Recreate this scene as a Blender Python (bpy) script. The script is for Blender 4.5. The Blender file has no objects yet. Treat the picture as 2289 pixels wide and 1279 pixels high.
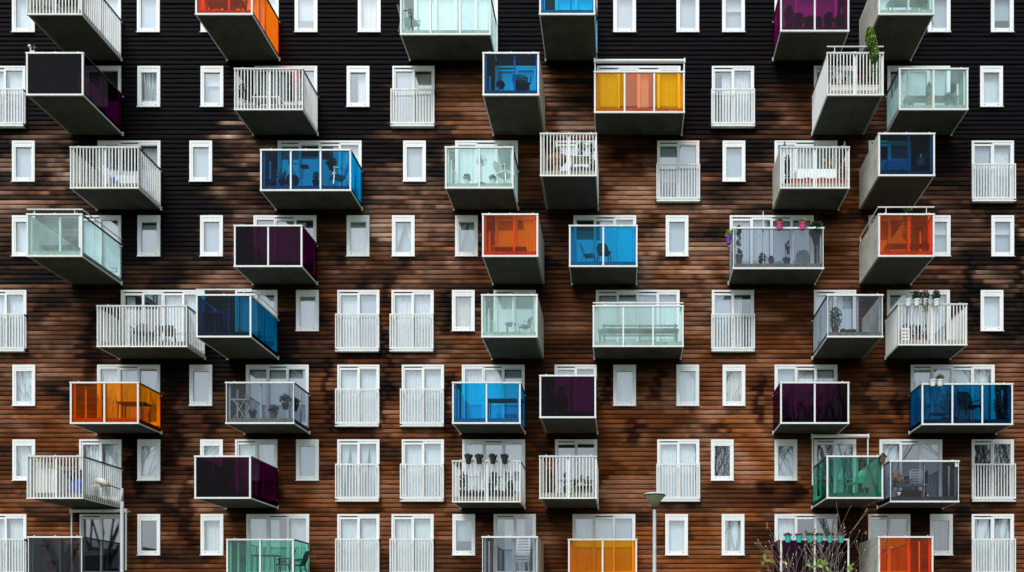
import bpy, math, random
import numpy as np
from mathutils import Vector, Matrix
random.seed(7); R = math.radians; PI = math.pi
# ---------- measuring system: facade lies in the plane y=0, camera stands 31 m in front of it
K = 0.0168; D = 31.0; VX = 1390.0; VY = 1410.0; EYE = 1.6
def wx(px, d=0.0): return (px-VX)*K*(D-d)/D
def wz(py, d=0.0): return EYE+(VY-py)*K*(D-d)/D
P16 = 166.7
def rowtop(r): return 149.6+P16*(r-2)          # window head of storey r
def rowbot(r): return 303.0+P16*(r-2)          # balcony underside at the wall
sc = bpy.context.scene
col = sc.collection

# ---------- materials
def newmat(name):
    m = bpy.data.materials.new(name); m.use_nodes = True
    nt = m.node_tree
    return m, nt, nt.nodes['Principled BSDF']
def plain(name, c, rough=.6, metal=0., var=.12, scale=6., bump=0., spec=.5, dirt=0.):
    m, nt, b = newmat(name)
    tc = nt.nodes.new('ShaderNodeTexCoord')
    n = nt.nodes.new('ShaderNodeTexNoise'); n.inputs['Scale'].default_value = scale; n.inputs['Detail'].default_value = 6
    nt.links.new(tc.outputs['Object'], n.inputs['Vector'])
    r = nt.nodes.new('ShaderNodeValToRGB')
    r.color_ramp.elements[0].position = .3; r.color_ramp.elements[1].position = .72
    r.color_ramp.elements[0].color = (*[max(0, v*(1-var)) for v in c], 1)
    r.color_ramp.elements[1].color = (*[min(1, v*(1+var)) for v in c], 1)
    nt.links.new(n.outputs['Fac'], r.inputs['Fac'])
    out = r.outputs['Color']
    if dirt:
        mp = nt.nodes.new('ShaderNodeMapping'); mp.inputs['Scale'].default_value = (9, 9, .7)
        n2 = nt.nodes.new('ShaderNodeTexNoise'); n2.inputs['Scale'].default_value = 1.6; n2.inputs['Detail'].default_value = 5
        nt.links.new(tc.outputs['Object'], mp.inputs['Vector']); nt.links.new(mp.outputs[0], n2.inputs['Vector'])
        r2 = nt.nodes.new('ShaderNodeValToRGB'); r2.color_ramp.elements[0].position = .35; r2.color_ramp.elements[1].position = .62
        v = 1-dirt; r2.color_ramp.elements[0].color = (v, v*.98, v*.92, 1); r2.color_ramp.elements[1].color = (1, 1, 1, 1)
        nt.links.new(n2.outputs['Fac'], r2.inputs['Fac'])
        mx = nt.nodes.new('ShaderNodeMix'); mx.data_type = 'RGBA'; mx.blend_type = 'MULTIPLY'; mx.inputs['Factor'].default_value = 1
        nt.links.new(out, mx.inputs['A']); nt.links.new(r2.outputs['Color'], mx.inputs['B']); out = mx.outputs['Result']
    nt.links.new(out, b.inputs['Base Color'])
    b.inputs['Roughness'].default_value = rough; b.inputs['Metallic'].default_value = metal
    b.inputs['Specular IOR Level'].default_value = spec
    if bump:
        bp = nt.nodes.new('ShaderNodeBump'); bp.inputs['Strength'].default_value = bump; bp.inputs['Distance'].default_value = .01
        n3 = nt.nodes.new('ShaderNodeTexNoise'); n3.inputs['Scale'].default_value = scale*8; nt.links.new(tc.outputs['Object'], n3.inputs['Vector'])
        nt.links.new(n3.outputs['Fac'], bp.inputs['Height']); nt.links.new(bp.outputs[0], b.inputs['Normal'])
    return m
def tinted(name, c, refl=.10, milk=.0, milkc=(.8, .8, .8)):
    """tinted clear glass sheet: transparent + fresnel reflection + a faint dusty diffuse film"""
    m = bpy.data.materials.new(name); m.use_nodes = True; nt = m.node_tree; nt.nodes.clear()
    o = nt.nodes.new('ShaderNodeOutputMaterial'); t = nt.nodes.new('ShaderNodeBsdfTransparent'); t.inputs['Color'].default_value = (*c, 1)
    g = nt.nodes.new('ShaderNodeBsdfGlossy'); g.inputs['Roughness'].default_value = .02; g.inputs['Color'].default_value = (.9, .93, 1, 1)
    d = nt.nodes.new('ShaderNodeBsdfDiffuse'); d.inputs['Color'].default_value = (*milkc, 1)
    tc = nt.nodes.new('ShaderNodeTexCoord'); n = nt.nodes.new('ShaderNodeTexNoise'); n.inputs['Scale'].default_value = 1.7; n.inputs['Detail'].default_value = 5
    nt.links.new(tc.outputs['Object'], n.inputs['Vector'])
    mr = nt.nodes.new('ShaderNodeMapRange'); mr.inputs['From Min'].default_value = .3; mr.inputs['From Max'].default_value = .7
    mr.inputs['To Min'].default_value = milk*.5; mr.inputs['To Max'].default_value = milk*1.5
    nt.links.new(n.outputs['Fac'], mr.inputs['Value'])
    m1 = nt.nodes.new('ShaderNodeMixShader'); nt.links.new(mr.outputs[0], m1.inputs['Fac'])
    nt.links.new(t.outputs[0], m1.inputs[1]); nt.links.new(d.outputs[0], m1.inputs[2])
    lw = nt.nodes.new('ShaderNodeLayerWeight'); pw = nt.nodes.new('ShaderNodeMath'); pw.operation = 'POWER'; pw.inputs[1].default_value = 5
    nt.links.new(lw.outputs['Facing'], pw.inputs[0])
    m2r = nt.nodes.new('ShaderNodeMapRange'); m2r.inputs['To Min'].default_value = refl; m2r.inputs['To Max'].default_value = min(1, refl+.3)
    nt.links.new(pw.outputs[0], m2r.inputs['Value'])
    m2 = nt.nodes.new('ShaderNodeMixShader'); nt.links.new(m2r.outputs[0], m2.inputs['Fac'])
    nt.links.new(m1.outputs[0], m2.inputs[1]); nt.links.new(g.outputs[0], m2.inputs[2]); nt.links.new(m2.outputs[0], o.inputs[0])
    return m
M = {}
M['white'] = plain('white_window_frame_paint', (.82, .84, .87), .45, var=.03, dirt=.05)
M['rail'] = plain('pale_grey_railing_paint', (.76, .78, .80), .5, var=.05, dirt=.08)
M['whiterail'] = plain('off_white_railing_paint', (.82, .84, .86), .5, var=.05, dirt=.08)
M['handrail'] = plain('galvanised_handrail', (.62, .64, .66), .5, var=.1, dirt=.12)
M['darkmetal_shade'] = plain('dark_metal_and_rail_shade', (.03, .03, .033), .5)
M['black'] = plain('black_plastic', (.012, .012, .014), .5)
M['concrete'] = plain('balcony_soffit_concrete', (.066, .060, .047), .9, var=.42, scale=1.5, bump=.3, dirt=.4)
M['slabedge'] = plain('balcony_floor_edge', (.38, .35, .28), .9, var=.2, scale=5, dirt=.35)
M['screen'] = plain('pale_concrete_side_screen', (.60, .58, .52), .9, var=.16, scale=2.2, bump=.3, dirt=.30)
M['curtain'] = plain('white_curtain', (.78, .84, .85), .9, var=.06, scale=9)
M['curtain_cream'] = plain('cream_curtain', (.70, .69, .60), .9, var=.08, scale=9)
M['curtain_grey'] = plain('grey_curtain', (.40, .39, .40), .9, var=.1, scale=9)
M['blind'] = plain('plain_roller_blind', (.43, .52, .56), .8, var=.03, scale=2)
M['room'] = plain('dark_room', (.018, .016, .015), .9)
M['terracotta'] = plain('terracotta', (.34, .11, .055), .8)
M['redplastic'] = plain('red_plastic', (.36, .06, .035), .5)
M['whiteplastic'] = plain('white_plastic', (.78, .78, .76), .45, var=.05)
M['bluep'] = plain('blue_plastic', (.02, .09, .60), .4)
M['teal'] = plain('teal_plastic', (.02, .50, .45), .45)
M['pink'] = plain('pink_plastic', (.62, .04, .22), .45)
M['purplep'] = plain('purple_plastic', (.16, .03, .30), .45)
M['magenta'] = plain('magenta_plastic', (.40, .03, .14), .45)
M['wood'] = plain('garden_wood', (.09, .05, .03), .8, scale=14, var=.3)
M['greywood'] = plain('weathered_grey_wood', (.16, .15, .13), .85, scale=14, var=.3)
M['wicker'] = plain('wicker', (.30, .17, .11), .85, scale=30, var=.4)
M['leaf'] = plain('green_leaves', (.06, .13, .025), .6, scale=20, var=.5)
M['leafdark'] = plain('dark_green_leaves', (.022, .05, .015), .6, scale=20, var=.5)
M['leaflime'] = plain('light_green_leaves', (.22, .34, .05), .55, scale=20, var=.4)
M['leafyellow'] = plain('yellow_leaves', (.55, .47, .05), .55, scale=20, var=.4)
M['leafbrown'] = plain('dry_brown_leaves', (.22, .08, .03), .7, scale=20, var=.5)
M['redflower'] = plain('red_flowers', (.55, .05, .03), .6, scale=20, var=.4)
M['pinkflower'] = plain('pink_flowers', (.70, .25, .40), .6, scale=20, var=.4)
M['bluef'] = plain('blue_flowers', (.10, .12, .5), .6, scale=20, var=.4)
M['twig'] = plain('pale_twig_bark', (.24, .17, .13), .85, scale=25, var=.45)
M['bark'] = plain('dark_bark', (.03, .025, .02), .9, scale=12, var=.4)
M['pole'] = plain('galvanised_lamp_pole', (.36, .38, .40), .45, var=.1, scale=3)
M['lampglass'] = plain('yellowed_lamp_diffuser', (.40, .38, .28), .35, var=.18, scale=5)
M['soil'] = plain('soil', (.03, .02, .015), .95)
M['floral'] = plain('floral_cushion', (.40, .25, .12), .9, scale=10, var=.6)
M['metal'] = plain('steel_tube', (.35, .36, .37), .35, metal=.6)
M['roof'] = plain('roof_gravel', (.12, .12, .11), .95, scale=30, var=.3)
# the cushion's printed flowers
nt = M['floral'].node_tree; vr = nt.nodes.new('ShaderNodeTexVoronoi'); vr.inputs['Scale'].default_value = 9
rr = nt.nodes.new('ShaderNodeValToRGB'); rr.color_ramp.interpolation = 'CONSTANT'
for p, c in ((0, (.45, .10, .04, 1)), (.3, (.55, .45, .12, 1)), (.55, (.08, .16, .05, 1)), (.8, (.6, .5, .4, 1))):
    e = rr.color_ramp.elements.new(p) if p else rr.color_ramp.elements[0]; e.color = c
tcx = nt.nodes.new('ShaderNodeTexCoord'); sp = nt.nodes.new('ShaderNodeSeparateColor')
nt.links.new(tcx.outputs['Object'], vr.inputs['Vector']); nt.links.new(vr.outputs['Color'], sp.inputs[0]); nt.links.new(sp.outputs[0], rr.inputs['Fac'])
nt.links.new(rr.outputs['Color'], nt.nodes['Principled BSDF'].inputs['Base Color'])
G = {
 'mint': tinted('pale_mint_glass', (.76, .97, .93), .045, .18, (.62, .90, .85)),
 'blue': tinted('blue_glass', (.0, .30, .62), .010, .015, (.0, .12, .3)),
 'navy': tinted('deep_blue_glass', (.0, .13, .26), .012, .01, (.0, .05, .15)),
 'inky': tinted('inky_blue_glass', (.0, .18, .38), .012, .01, (.0, .06, .15)),
 'tangerine': tinted('tangerine_glass', (1.0, .26, .0), .008, .06, (.9, .2, .0)),
 'aqua': tinted('pale_green_glass', (.30, .80, .64), .035, .06, (.3, .7, .6)),
 'sky': tinted('bright_cyan_blue_glass', (.0, .46, .86), .012, .03, (.0, .4, .6)),
 'orange': tinted('orange_red_glass', (1.0, .18, .006), .010, .12, (.95, .12, .01)),
 'amber': tinted('amber_glass', (1.0, .39, .0), .008, .09, (1., .30, .0)),
 'yellow': tinted('yellow_glass', (1.0, .45, .0), .008, .10, (1., .38, .0)),
 'salmon': tinted('salmon_glass', (1.0, .30, .13), .02, .14, (.85, .22, .08)),
 'purple': tinted('dark_purple_glass', (.045, .0, .026), .008, .02, (.04, .006, .03)),
 'plum': tinted('plum_glass', (.22, .005, .11), .014, .07, (.14, .01, .08)),
 'grey': tinted('smoke_grey_glass', (.50, .55, .61), .022, .035, (.35, .38, .42)),
 'smoke': tinted('dark_smoke_glass', (.25, .27, .32), .022, .035, (.12, .13, .17)),
 'green': tinted('bottle_green_glass', (.13, .50, .38), .035, .03, (.05, .35, .22)),
}
M['pane'] = tinted('window_glass', (.86, .90, .92), .27, .02, (.6, .65, .7))
# wall timber
m, nt, b = newmat('weathered_timber_cladding'); M['timber'] = m
at = nt.nodes.new('ShaderNodeAttribute'); at.attribute_name = 'stain'
tc = nt.nodes.new('ShaderNodeTexCoord'); mp = nt.nodes.new('ShaderNodeMapping'); mp.inputs['Scale'].default_value = (1.1, 6, 22)
n = nt.nodes.new('ShaderNodeTexNoise'); n.inputs['Scale'].default_value = 3; n.inputs['Detail'].default_value = 8; n.inputs['Roughness'].default_value = .65
nt.links.new(tc.outputs['Object'], mp.inputs['Vector']); nt.links.new(mp.outputs[0], n.inputs['Vector'])
mr = nt.nodes.new('ShaderNodeMapRange'); mr.inputs['From Min'].default_value = .3; mr.inputs['From Max'].default_value = .7
mr.inputs['To Min'].default_value = .5; mr.inputs['To Max'].default_value = 1.5; nt.links.new(n.outputs['Fac'], mr.inputs['Value'])
mx = nt.nodes.new('ShaderNodeVectorMath'); mx.operation = 'SCALE'
nt.links.new(at.outputs['Color'], mx.inputs[0]); nt.links.new(mr.outputs[0], mx.inputs['Scale'])
nt.links.new(mx.outputs[0], b.inputs['Base Color'])
b.inputs['Roughness'].default_value = .75; b.inputs['Specular IOR Level'].default_value = .06
bp = nt.nodes.new('ShaderNodeBump'); bp.inputs['Strength'].default_value = .5; bp.inputs['Distance'].default_value = .006
nt.links.new(n.outputs['Fac'], bp.inputs['Height']); nt.links.new(bp.outputs[0], b.inputs['Normal'])

# ---------- mesh builder
class MB:
    def __init__(s): s.v = []; s.f = []; s.m = []; s.mats = []; s.cur = 0
    def mat(s, m):
        if m not in s.mats: s.mats.append(m)
        s.cur = s.mats.index(m); return s
    def quad(s, a, b, c, d):
        i = len(s.v); s.v += [a, b, c, d]; s.f.append((i, i+1, i+2, i+3)); s.m.append(s.cur)
    def face(s, pts):
        i = len(s.v); s.v += list(pts); s.f.append(tuple(range(i, i+len(pts)))); s.m.append(s.cur)
    def box(s, x0, x1, y0, y1, z0, z1):
        if x0 > x1: x0, x1 = x1, x0
        if y0 > y1: y0, y1 = y1, y0
        if z0 > z1: z0, z1 = z1, z0
        i = len(s.v)
        s.v += [(x0, y0, z0), (x1, y0, z0), (x1, y1, z0), (x0, y1, z0), (x0, y0, z1), (x1, y0, z1), (x1, y1, z1), (x0, y1, z1)]
        for q in ((0, 3, 2, 1), (4, 5, 6, 7), (0, 1, 5, 4), (1, 2, 6, 5), (2, 3, 7, 6), (3, 0, 4, 7)):
            s.f.append(tuple(i+k for k in q)); s.m.append(s.cur)
        return s
    def tube(s, pts, r, n=6, caps=True):
        pts = [Vector(p) for p in pts]; rs = r if isinstance(r, (list, tuple)) else [r]*len(pts)
        i0 = len(s.v); up = Vector((0, 0, 1))
        for k, p in enumerate(pts):
            t = (pts[min(k+1, len(pts)-1)]-pts[max(k-1, 0)])
            if t.length < 1e-6: t = Vector((0, 0, 1))
            t.normalize()
            a = t.cross(up if abs(t.z) < .95 else Vector((1, 0, 0))).normalized(); bb = t.cross(a)
            for j in range(n):
                an = 2*PI*(j+.5)/n
                s.v.append(tuple(p+(a*math.cos(an)+bb*math.sin(an))*rs[k]))
        for k in range(len(pts)-1):
            for j in range(n):
                a = i0+k*n+j; b2 = i0+k*n+(j+1) % n
                s.f.append((a, b2, b2+n, a+n)); s.m.append(s.cur)
        if caps:
            s.f.append(tuple(i0+j for j in range(n))[::-1]); s.m.append(s.cur)
            s.f.append(tuple(i0+(len(pts)-1)*n+j for j in range(n))); s.m.append(s.cur)
        return s
    def lathe(s, prof, n=16, c=(0, 0, 0)):
        i0 = len(s.v)
        for r, z in prof:
            for j in range(n):
                a = 2*PI*j/n; s.v.append((c[0]+r*math.cos(a), c[1]+r*math.sin(a), c[2]+z))
        for k in range(len(prof)-1):
            for j in range(n):
                a = i0+k*n+j; b2 = i0+k*n+(j+1) % n
                s.f.append((a, b2, b2+n, a+n)); s.m.append(s.cur)
        s.f.append(tuple(i0+j for j in range(n))[::-1]); s.m.append(s.cur)
        s.f.append(tuple(i0+(len(prof)-1)*n+j for j in range(n))); s.m.append(s.cur)
        return s
    def leaves(s, c, rad, count, size, rnd=None, shape=1.0, hollow=.2):
        rnd = rnd or random
        for _ in range(int(count*1.6)):
            while True:
                p = Vector((rnd.uniform(-1, 1), rnd.uniform(-1, 1), rnd.uniform(-1, 1)))
                if p.length < 1 and p.length > hollow: break
            p = Vector((c[0]+p.x*rad[0], c[1]+p.y*rad[1], c[2]+p.z*rad[2]))
            a = Vector((rnd.gauss(0, 1), rnd.gauss(0, 1), rnd.gauss(0, .7))).normalized()
            b2 = a.cross(Vector((rnd.gauss(0, 1), rnd.gauss(0, 1), rnd.gauss(0, 1)))).normalized()
            L = size*rnd.uniform(.7, 1.4)*shape; W = size*.62*rnd.uniform(.7, 1.2)
            s.face([tuple(p-a*L*.5), tuple(p+b2*W*.5), tuple(p+a*L*.5), tuple(p-b2*W*.5)])
        return s
    def mesh(s, name, smooth=False):
        me = bpy.data.meshes.new(name); me.from_pydata([tuple(v) for v in s.v], [], s.f)
        for m in s.mats: me.materials.append(m)
        me.polygons.foreach_set('material_index', s.m)
        if smooth: me.polygons.foreach_set('use_smooth', [True]*len(me.polygons))
        me.update(); return me
    def build(s, name, parent=None, loc=(0, 0, 0), label=None, smooth=False):
        return link(name, s.mesh(name, smooth), parent, loc, label)
def link(name, me, parent=None, loc=(0, 0, 0), label=None):
    o = bpy.data.objects.new(name, me); col.objects.link(o); o.location = loc
    if parent: o.parent = parent
    if label: o['label'] = label
    return o
def thing(name, label, cat, loc=(0, 0, 0), rz=0., group=None):
    o = bpy.data.objects.new(name, None); col.objects.link(o); o.location = loc; o.rotation_euler = (0, 0, rz)
    o.empty_display_size = .3
    o['label'] = label; o['category'] = cat
    if group: o['group'] = group
    return o
def new(mat): return MB().mat(M[mat] if isinstance(mat, str) else mat)

# ---------- window table: (row, left px, kind) ; n narrow 50, f french 94 with railing, 2/3/4 sashes behind a balcony
NAR = {1: [29, 308, 450, 660, 801, 1371, 1512, 1614, 2073, 2214], 2: [309, 450, 776, 2190], 3: [29, 425, 902, 1615],
       4: [29, 309, 449, 776, 877, 1018, 1488, 2073, 2215], 5: [663, 1011, 2191], 6: [30, 425, 1371, 1512, 1615],
       7: [30, 309, 449, 663, 1589, 1731], 8: [309, 450, 1012, 1487, 1613, 2078]}
FRE = {2: [-35, 878, 1591], 3: [1469, 2171], 5: [-33, 755, 876, 1591], 6: [755, 899], 7: [755, 899, 1469, 2171], 8: [-33, 755, 876, 2171]}
BAL = {1: [(178, 2), (530, 2), (926, 4), (1241, 2), (1731, 3), (1941, 2)],
       2: [(178, 2), (570, 3), (1107, 2), (1334, 4), (1819, 2), (1983, 3)],
       3: [(220, 3), (622, 4), (1018, 3), (1241, 2), (1731, 3), (1941, 2)],
       4: [(178, 2), (568, 3), (1107, 2), (1282, 3), (1631, 4), (1941, 2)],
       5: [(272, 4), (527, 2), (1104, 2), (1332, 4), (1819, 2), (1982, 3)],
       6: [(219, 3), (551, 3), (1033, 3), (1240, 2), (1731, 3), (2035, 4)],
       7: [(179, 2), (527, 2), (1034, 3), (1241, 2), (1819, 2), (1965, 3)],
       8: [(180, 2), (552, 3), (1104, 2), (1280, 3), (1731, 3), (1940, 2)]}
NW, NH, FW, FH = 50.5, 91.5, 94, 136
WID = {2: 94, 3: 140, 4: 187}
holes = []   # x0,x1,ytop,ybot px
for r, l in NAR.items(): holes += [(x+3, x+NW-3, rowtop(r)+3, rowtop(r)+NH-3) for x in l]
for r, l in FRE.items(): holes += [(x+3, x+FW-3, rowtop(r)+3, rowtop(r)+FH-3) for x in l]
for r, l in BAL.items(): holes += [(x+3, x+WID[k]-3, rowtop(r)+3, rowtop(r)+FH-3) for x, k in l]

# ---------- balcony table: row, front-left px, front-right px, size A/B/C, filling, side screens, storey
BALC = [
 (1, 60, 184, 'A', 'bars', 'L'), (1, 437, 565, 'A', ['orange'], ''), (1, 894.5, 1097, 'C', ['mint'], ''), (1, 1205.5, 1330.5, 'A', ['sky'], ''),
 (1, 1744, 1898, 'B', ['plum'], ''), (1, 1963, 2088, 'A', ['mint'], 'L'),
 (2, 59, 187, 'A', ['purple'], 'L'), (2, 524, 677.5, 'B', 'bars', ''), (2, 1079, 1205, 'A', ['blue'], 'R'), (2, 1328, 1530.5, 'C', ['yellow', 'salmon', 'yellow'], ''),
 (2, 1848, 1975, 'A', 'bars', 'R'), (2, 2009, 2164, 'B', ['mint'], ''),
 (3, 157, 310, 'B', 'bars', ''), (3, 582, 785, 'C', ['blue'], ''), (3, 995, 1148, 'B', ['mint'], ''), (3, 1207.5, 1334, 'A', 'bars', 'L'),
 (3, 1744, 1899, 'B', 'bars', 'L'), (3, 1963, 2089.5, 'A', ['inky'], 'L'),
 (4, 60, 184.5, 'A', ['mint'], 'L'), (4, 523.5, 676, 'B', ['purple'], ''), (4, 1078, 1203, 'A', ['orange'], 'R'), (4, 1272, 1425, 'B', ['sky'], ''),
 (4, 1638, 1841.5, 'C', ['grey'], ''), (4, 1963, 2088.5, 'A', ['orange'], 'L'),
 (5, 217, 418.5, 'C', 'bars', ''), (5, 438.5, 562, 'A', ['navy'], ''), (5, 1076, 1201.5, 'A', ['mint'], 'R'), (5, 1325, 1528, 'C', ['mint'], ''),
 (5, 1848.5, 1974, 'A', ['grey'], 'R'), (5, 2007.5, 2161.5, 'B', 'bars', ''),
 (6, 157, 310.5, 'B', ['tangerine'], ''), (6, 504.5, 658, 'B', ['grey'], ''), (6, 1011, 1164, 'B', ['sky'], ''), (6, 1206, 1332.5, 'A', ['purple'], 'L'),
 (6, 1744, 1898, 'B', ['purple'], ''), (6, 2060, 2264, 'C', ['inky'], ''),
 (7, 60.5, 186, 'A', 'bars', 'L'), (7, 435, 561, 'A', ['purple'], ''), (7, 1011, 1164, 'B', 'bars', ''), (7, 1205.5, 1334, 'A', 'bars', 'L'),
 (7, 1847.5, 1974, 'A', ['green'], 'R'), (7, 1989, 2144, 'B', ['smoke'], ''),
 (8, 62, 184.5, 'A', ['smoke'], 'L'), (8, 506.5, 657, 'B', ['aqua'], ''), (8, 1077, 1202, 'A', ['grey'], 'R'), (8, 1270, 1424, 'B', ['amber'], ''),
 (8, 1744, 1898, 'B', ['purple'], ''), (8, 1963, 2086, 'A', ['orange'], 'L'),
]
DEP = {'A': D*(1-1/1.081), 'B': D*(1-1/1.0516), 'C': D*(1-1/1.0458)}
NP = {'A': 1, 'B': 2, 'C': 3}
BH = 88.5*K

# ---------- the building
bld = thing('apartment_building', 'apartment block of brown and black timber boards with white windows and coloured glass balconies', 'building', (0, 0, 0))
# value noise
def vnoise(x, y, seed=0):
    x = np.asarray(x, float); y = np.asarray(y, float)+0*x
    xi = np.floor(x).astype(np.int64); yi = np.floor(y).astype(np.int64); fx = x-xi; fy = y-yi
    fx = fx*fx*(3-2*fx); fy = fy*fy*(3-2*fy)
    def h(a, b):
        n = (a*374761393+b*668265263+seed*1442695041) & 0x7fffffff
        n = ((n ^ (n >> 13))*1274126177) & 0x7fffffff
        return ((n ^ (n >> 16)) & 0xffff)/65535.
    return (h(xi, yi)*(1-fx)+h(xi+1, yi)*fx)*(1-fy)+(h(xi, yi+1)*(1-fx)+h(xi+1, yi+1)*fx)*fy
LM = ["00000000000000000000000", "00000000000011000000000", "00000201035533000233100", "12100310046643101434100",
      "35101511243344531345212", "46201414343335642355223", "22301523454234534455433", "22323334434345555545433",
      "33223325432345545334433", "43321123254443454534444", "34322234333223555444444", "44423344553345555555334",
      "45435544434455556654334", "45335435555455566543334", "56434444444444555533335", "45434444444444555533335"]
GM = ["00000000000000000000000", "00000000000021000000000", "00000602021132000111300", "45300700342173101224610",
      "66302602365131441424312", "65303602453123335312334", "54203612554213444311444", "43224512333212333212445",
      "43222411242111232111344", "33222211141111221111233", "22222211121111221111122", "21122211121111221111122",
      "11122211111111222111122", "11122111111111222111122", "22111111111111111111122", "22111111111111111111122"]
LM = np.array([[int(c) for c in s] for s in LM], float); GM = np.array([[int(c) for c in s] for s in GM], float)
def bil(A, x, y):
    u = np.clip((x-50)/100., 0, 22); v = np.clip((y-25)/83.33, 0, 15)
    i = np.minimum(v.astype(int), 14); j = np.minimum(u.astype(int), 21); a = u-j; b = v-i
    return (A[i, j]*(1-a)+A[i, j+1]*a)*(1-b)+(A[i+1, j]*(1-a)+A[i+1, j+1]*a)*b
PITCH = P16/16; Y0 = 1510.0; NC = 152
XL, XR = -330.0, 2640.0
xs = list(np.arange(-60, 2350, 6.0))+list(np.arange(XL, -60, 45.))+list(np.arange(2355, XR, 45.))+[XR]
xs += [h[0] for h in holes]+[h[1] for h in holes]; xs = np.array(sorted(set(round(float(v), 2) for v in xs)))
prof = [(-.025, 0.), (-.029, .25), (-.020, .62), (-.010, .90), (.004, .905)]
zp = []   # (py, yoff, course, groove)
for i in range(NC):
    jit = random.uniform(-.004, .004)
    for k, (yo, t) in enumerate(prof): zp.append((Y0-(i+t)*PITCH, yo+(jit if k < 4 else 0), i, 1 if k == 4 else 0))
    zp.append((Y0-(i+1)*PITCH, .004, i, 1))
ed = sorted(set([h[2] for h in holes]+[h[3] for h in holes]), reverse=True)
full = [zp[0]]
for a, b in zip(zp[:-1], zp[1:]):
    for e in ed:
        if a[0] > e > b[0]:
            t = (a[0]-e)/(a[0]-b[0]); full.append((e, a[1]+(b[1]-a[1])*t, a[2], b[3]))
    full.append(b)
zp = full
PY = np.array([p[0] for p in zp]); YO = np.array([p[1] for p in zp]); CI = np.array([p[2] for p in zp]); GR = np.array([p[3] for p in zp])
X, Yp = np.meshgrid(xs, PY); Ci = np.repeat(CI[:, None], len(xs), 1)
rc = np.random.RandomState(3); hc = rc.rand(NC+1)
# base stain colour per course
yc = Y0-(Ci+.5)*PITCH
h2 = rc.rand(NC+1); xd = X+80*(vnoise(X/42, Ci*5.37, 1)-.5)+105*(hc[Ci]-.5); yj = yc+46*(h2[Ci]-.5)
L = bil(LM, xd, yj)/9; L = np.clip(L+(L-.27)*.35*np.clip(1-abs(L-.2)*3, 0, 1), 0, 1); Gy = bil(GM, xd, yc)/9
amp = np.clip((L-.02)*4, 0, 1)
n1 = vnoise(X/190, yc/55, 2)-.5; n2 = vnoise(X/52+3*n1, Ci*.34, 3)-.5; n3 = vnoise(X/17, Ci*3.1, 4)-.5
bt = np.zeros_like(X)
for i in range(NC):
    joints = np.cumsum(rc.uniform(130, 330, 40))+XL-200*rc.rand(); rv = rc.rand(41)-.5
    m_ = Ci == i; bt[m_] = rv[np.searchsorted(joints, X[m_])]
n4 = vnoise(X/70+.9*n3, Ci*7.31, 8)-.5; n4 = np.sign(n4)*np.abs(2*n4)**.7*.5
tone = L+amp*((.12+.35*Gy)*n1+(.12+.32*Gy)*n2+(.05+.12*Gy)*n3+(.05+.62*Gy)*n4+(.09+.15*Gy)*bt)
blot = vnoise(X/75+1.1*n2+.5*n3, yc/48, 6); tone -= amp*np.clip((blot+.26*n4-.70)*6, 0, 1)*.24
tone = np.clip(tone, 0, 1)
stops = [0, .14, .3, .45, .62, .85]
cols = np.array([(.0040, .0027, .0046), (.0070, .0034, .0036), (.038, .0125, .0045), (.096, .026, .006), (.235, .070, .018), (.42, .175, .072)])
C = np.stack([np.interp(tone, stops, cols[:, k]) for k in range(3)], -1)
lum = (C*[.35, .5, .15]).sum(-1, keepdims=True)
gz = np.clip(Gy*.95+.45*n2, 0, 1)[..., None]*np.clip(amp, 0, 1)[..., None]
C = C*(1-gz)+lum*np.array([1.85, 1.30, 1.05])*gz
# wall colour darkened in a strip below each balcony
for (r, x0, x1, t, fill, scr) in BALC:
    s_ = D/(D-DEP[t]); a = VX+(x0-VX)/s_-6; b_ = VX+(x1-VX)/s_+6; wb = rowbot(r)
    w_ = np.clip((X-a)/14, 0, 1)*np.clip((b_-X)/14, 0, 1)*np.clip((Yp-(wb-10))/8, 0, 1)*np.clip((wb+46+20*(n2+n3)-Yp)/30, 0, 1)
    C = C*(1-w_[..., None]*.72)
for (hx0, hx1, hy0, hy1) in holes:     # drip stains under sills
    w_ = np.clip((X-hx0)/10, 0, 1)*np.clip((hx1-X)/10, 0, 1)*np.clip((Yp-hy1)/4, 0, 1)*np.clip((hy1+20+44*(n3+n2)-Yp)/14, 0, 1)
    C = C*(1-w_[..., None]*.55)
DR = [(385, 800, 1070, 26), (372, 640, 800, 22), (1450, 300, 330, 26), (862, 650, 960, 9), (650, 725, 815, 30), (1002, 830, 1010, 20), (1362, 820, 915, 14), (1405, 930, 1010, 22), (1330, 560, 640, 16),
      (1375, 320, 385, 34), (1772, 1060, 1140, 28), (1700, 1070, 1135, 22), (995, 640, 760, 20), (1660, 560, 660, 10), (2285, 480, 760, 16), (2168, 560, 760, 12), (280, 640, 830, 18), (300, 870, 1130, 16),
      (1250, 1130, 1160, 40), (735, 800, 990, 10), (1870, 780, 830, 40), (1930, 640, 700, 26), (1470, 820, 900, 18), (1545, 980, 1000, 40), (470, 920, 990, 24), (20, 640, 800, 16), (200, 690, 860, 22), (2010, 880, 960, 14), (1700, 830, 960, 16), (420, 1040, 1250, 22)]
jx = 26*(hc[Ci]-.5)+22*n3+26*n2
for (sx, sy0, sy1, sw) in DR:
    w_ = np.clip((sw-np.abs(X+jx-sx))/(sw*.55), 0, 1)*np.clip((Yp-sy0+30*n3)/14, 0, 1)*np.clip((sy1-Yp+40*n2)/20, 0, 1)
    C = C*(1-(w_*np.clip(amp, 0, 1))[..., None]*np.array([.80, .86, .86]))
C = C*np.where(GR, .35, 1.)[:, None, None]
nz, nx = X.shape
wob = .010*(vnoise(X/38, Ci*3.7, 9)-.5)+.006*(vnoise(X/11, Ci*5.1, 10)-.5)+.006*bt
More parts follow.
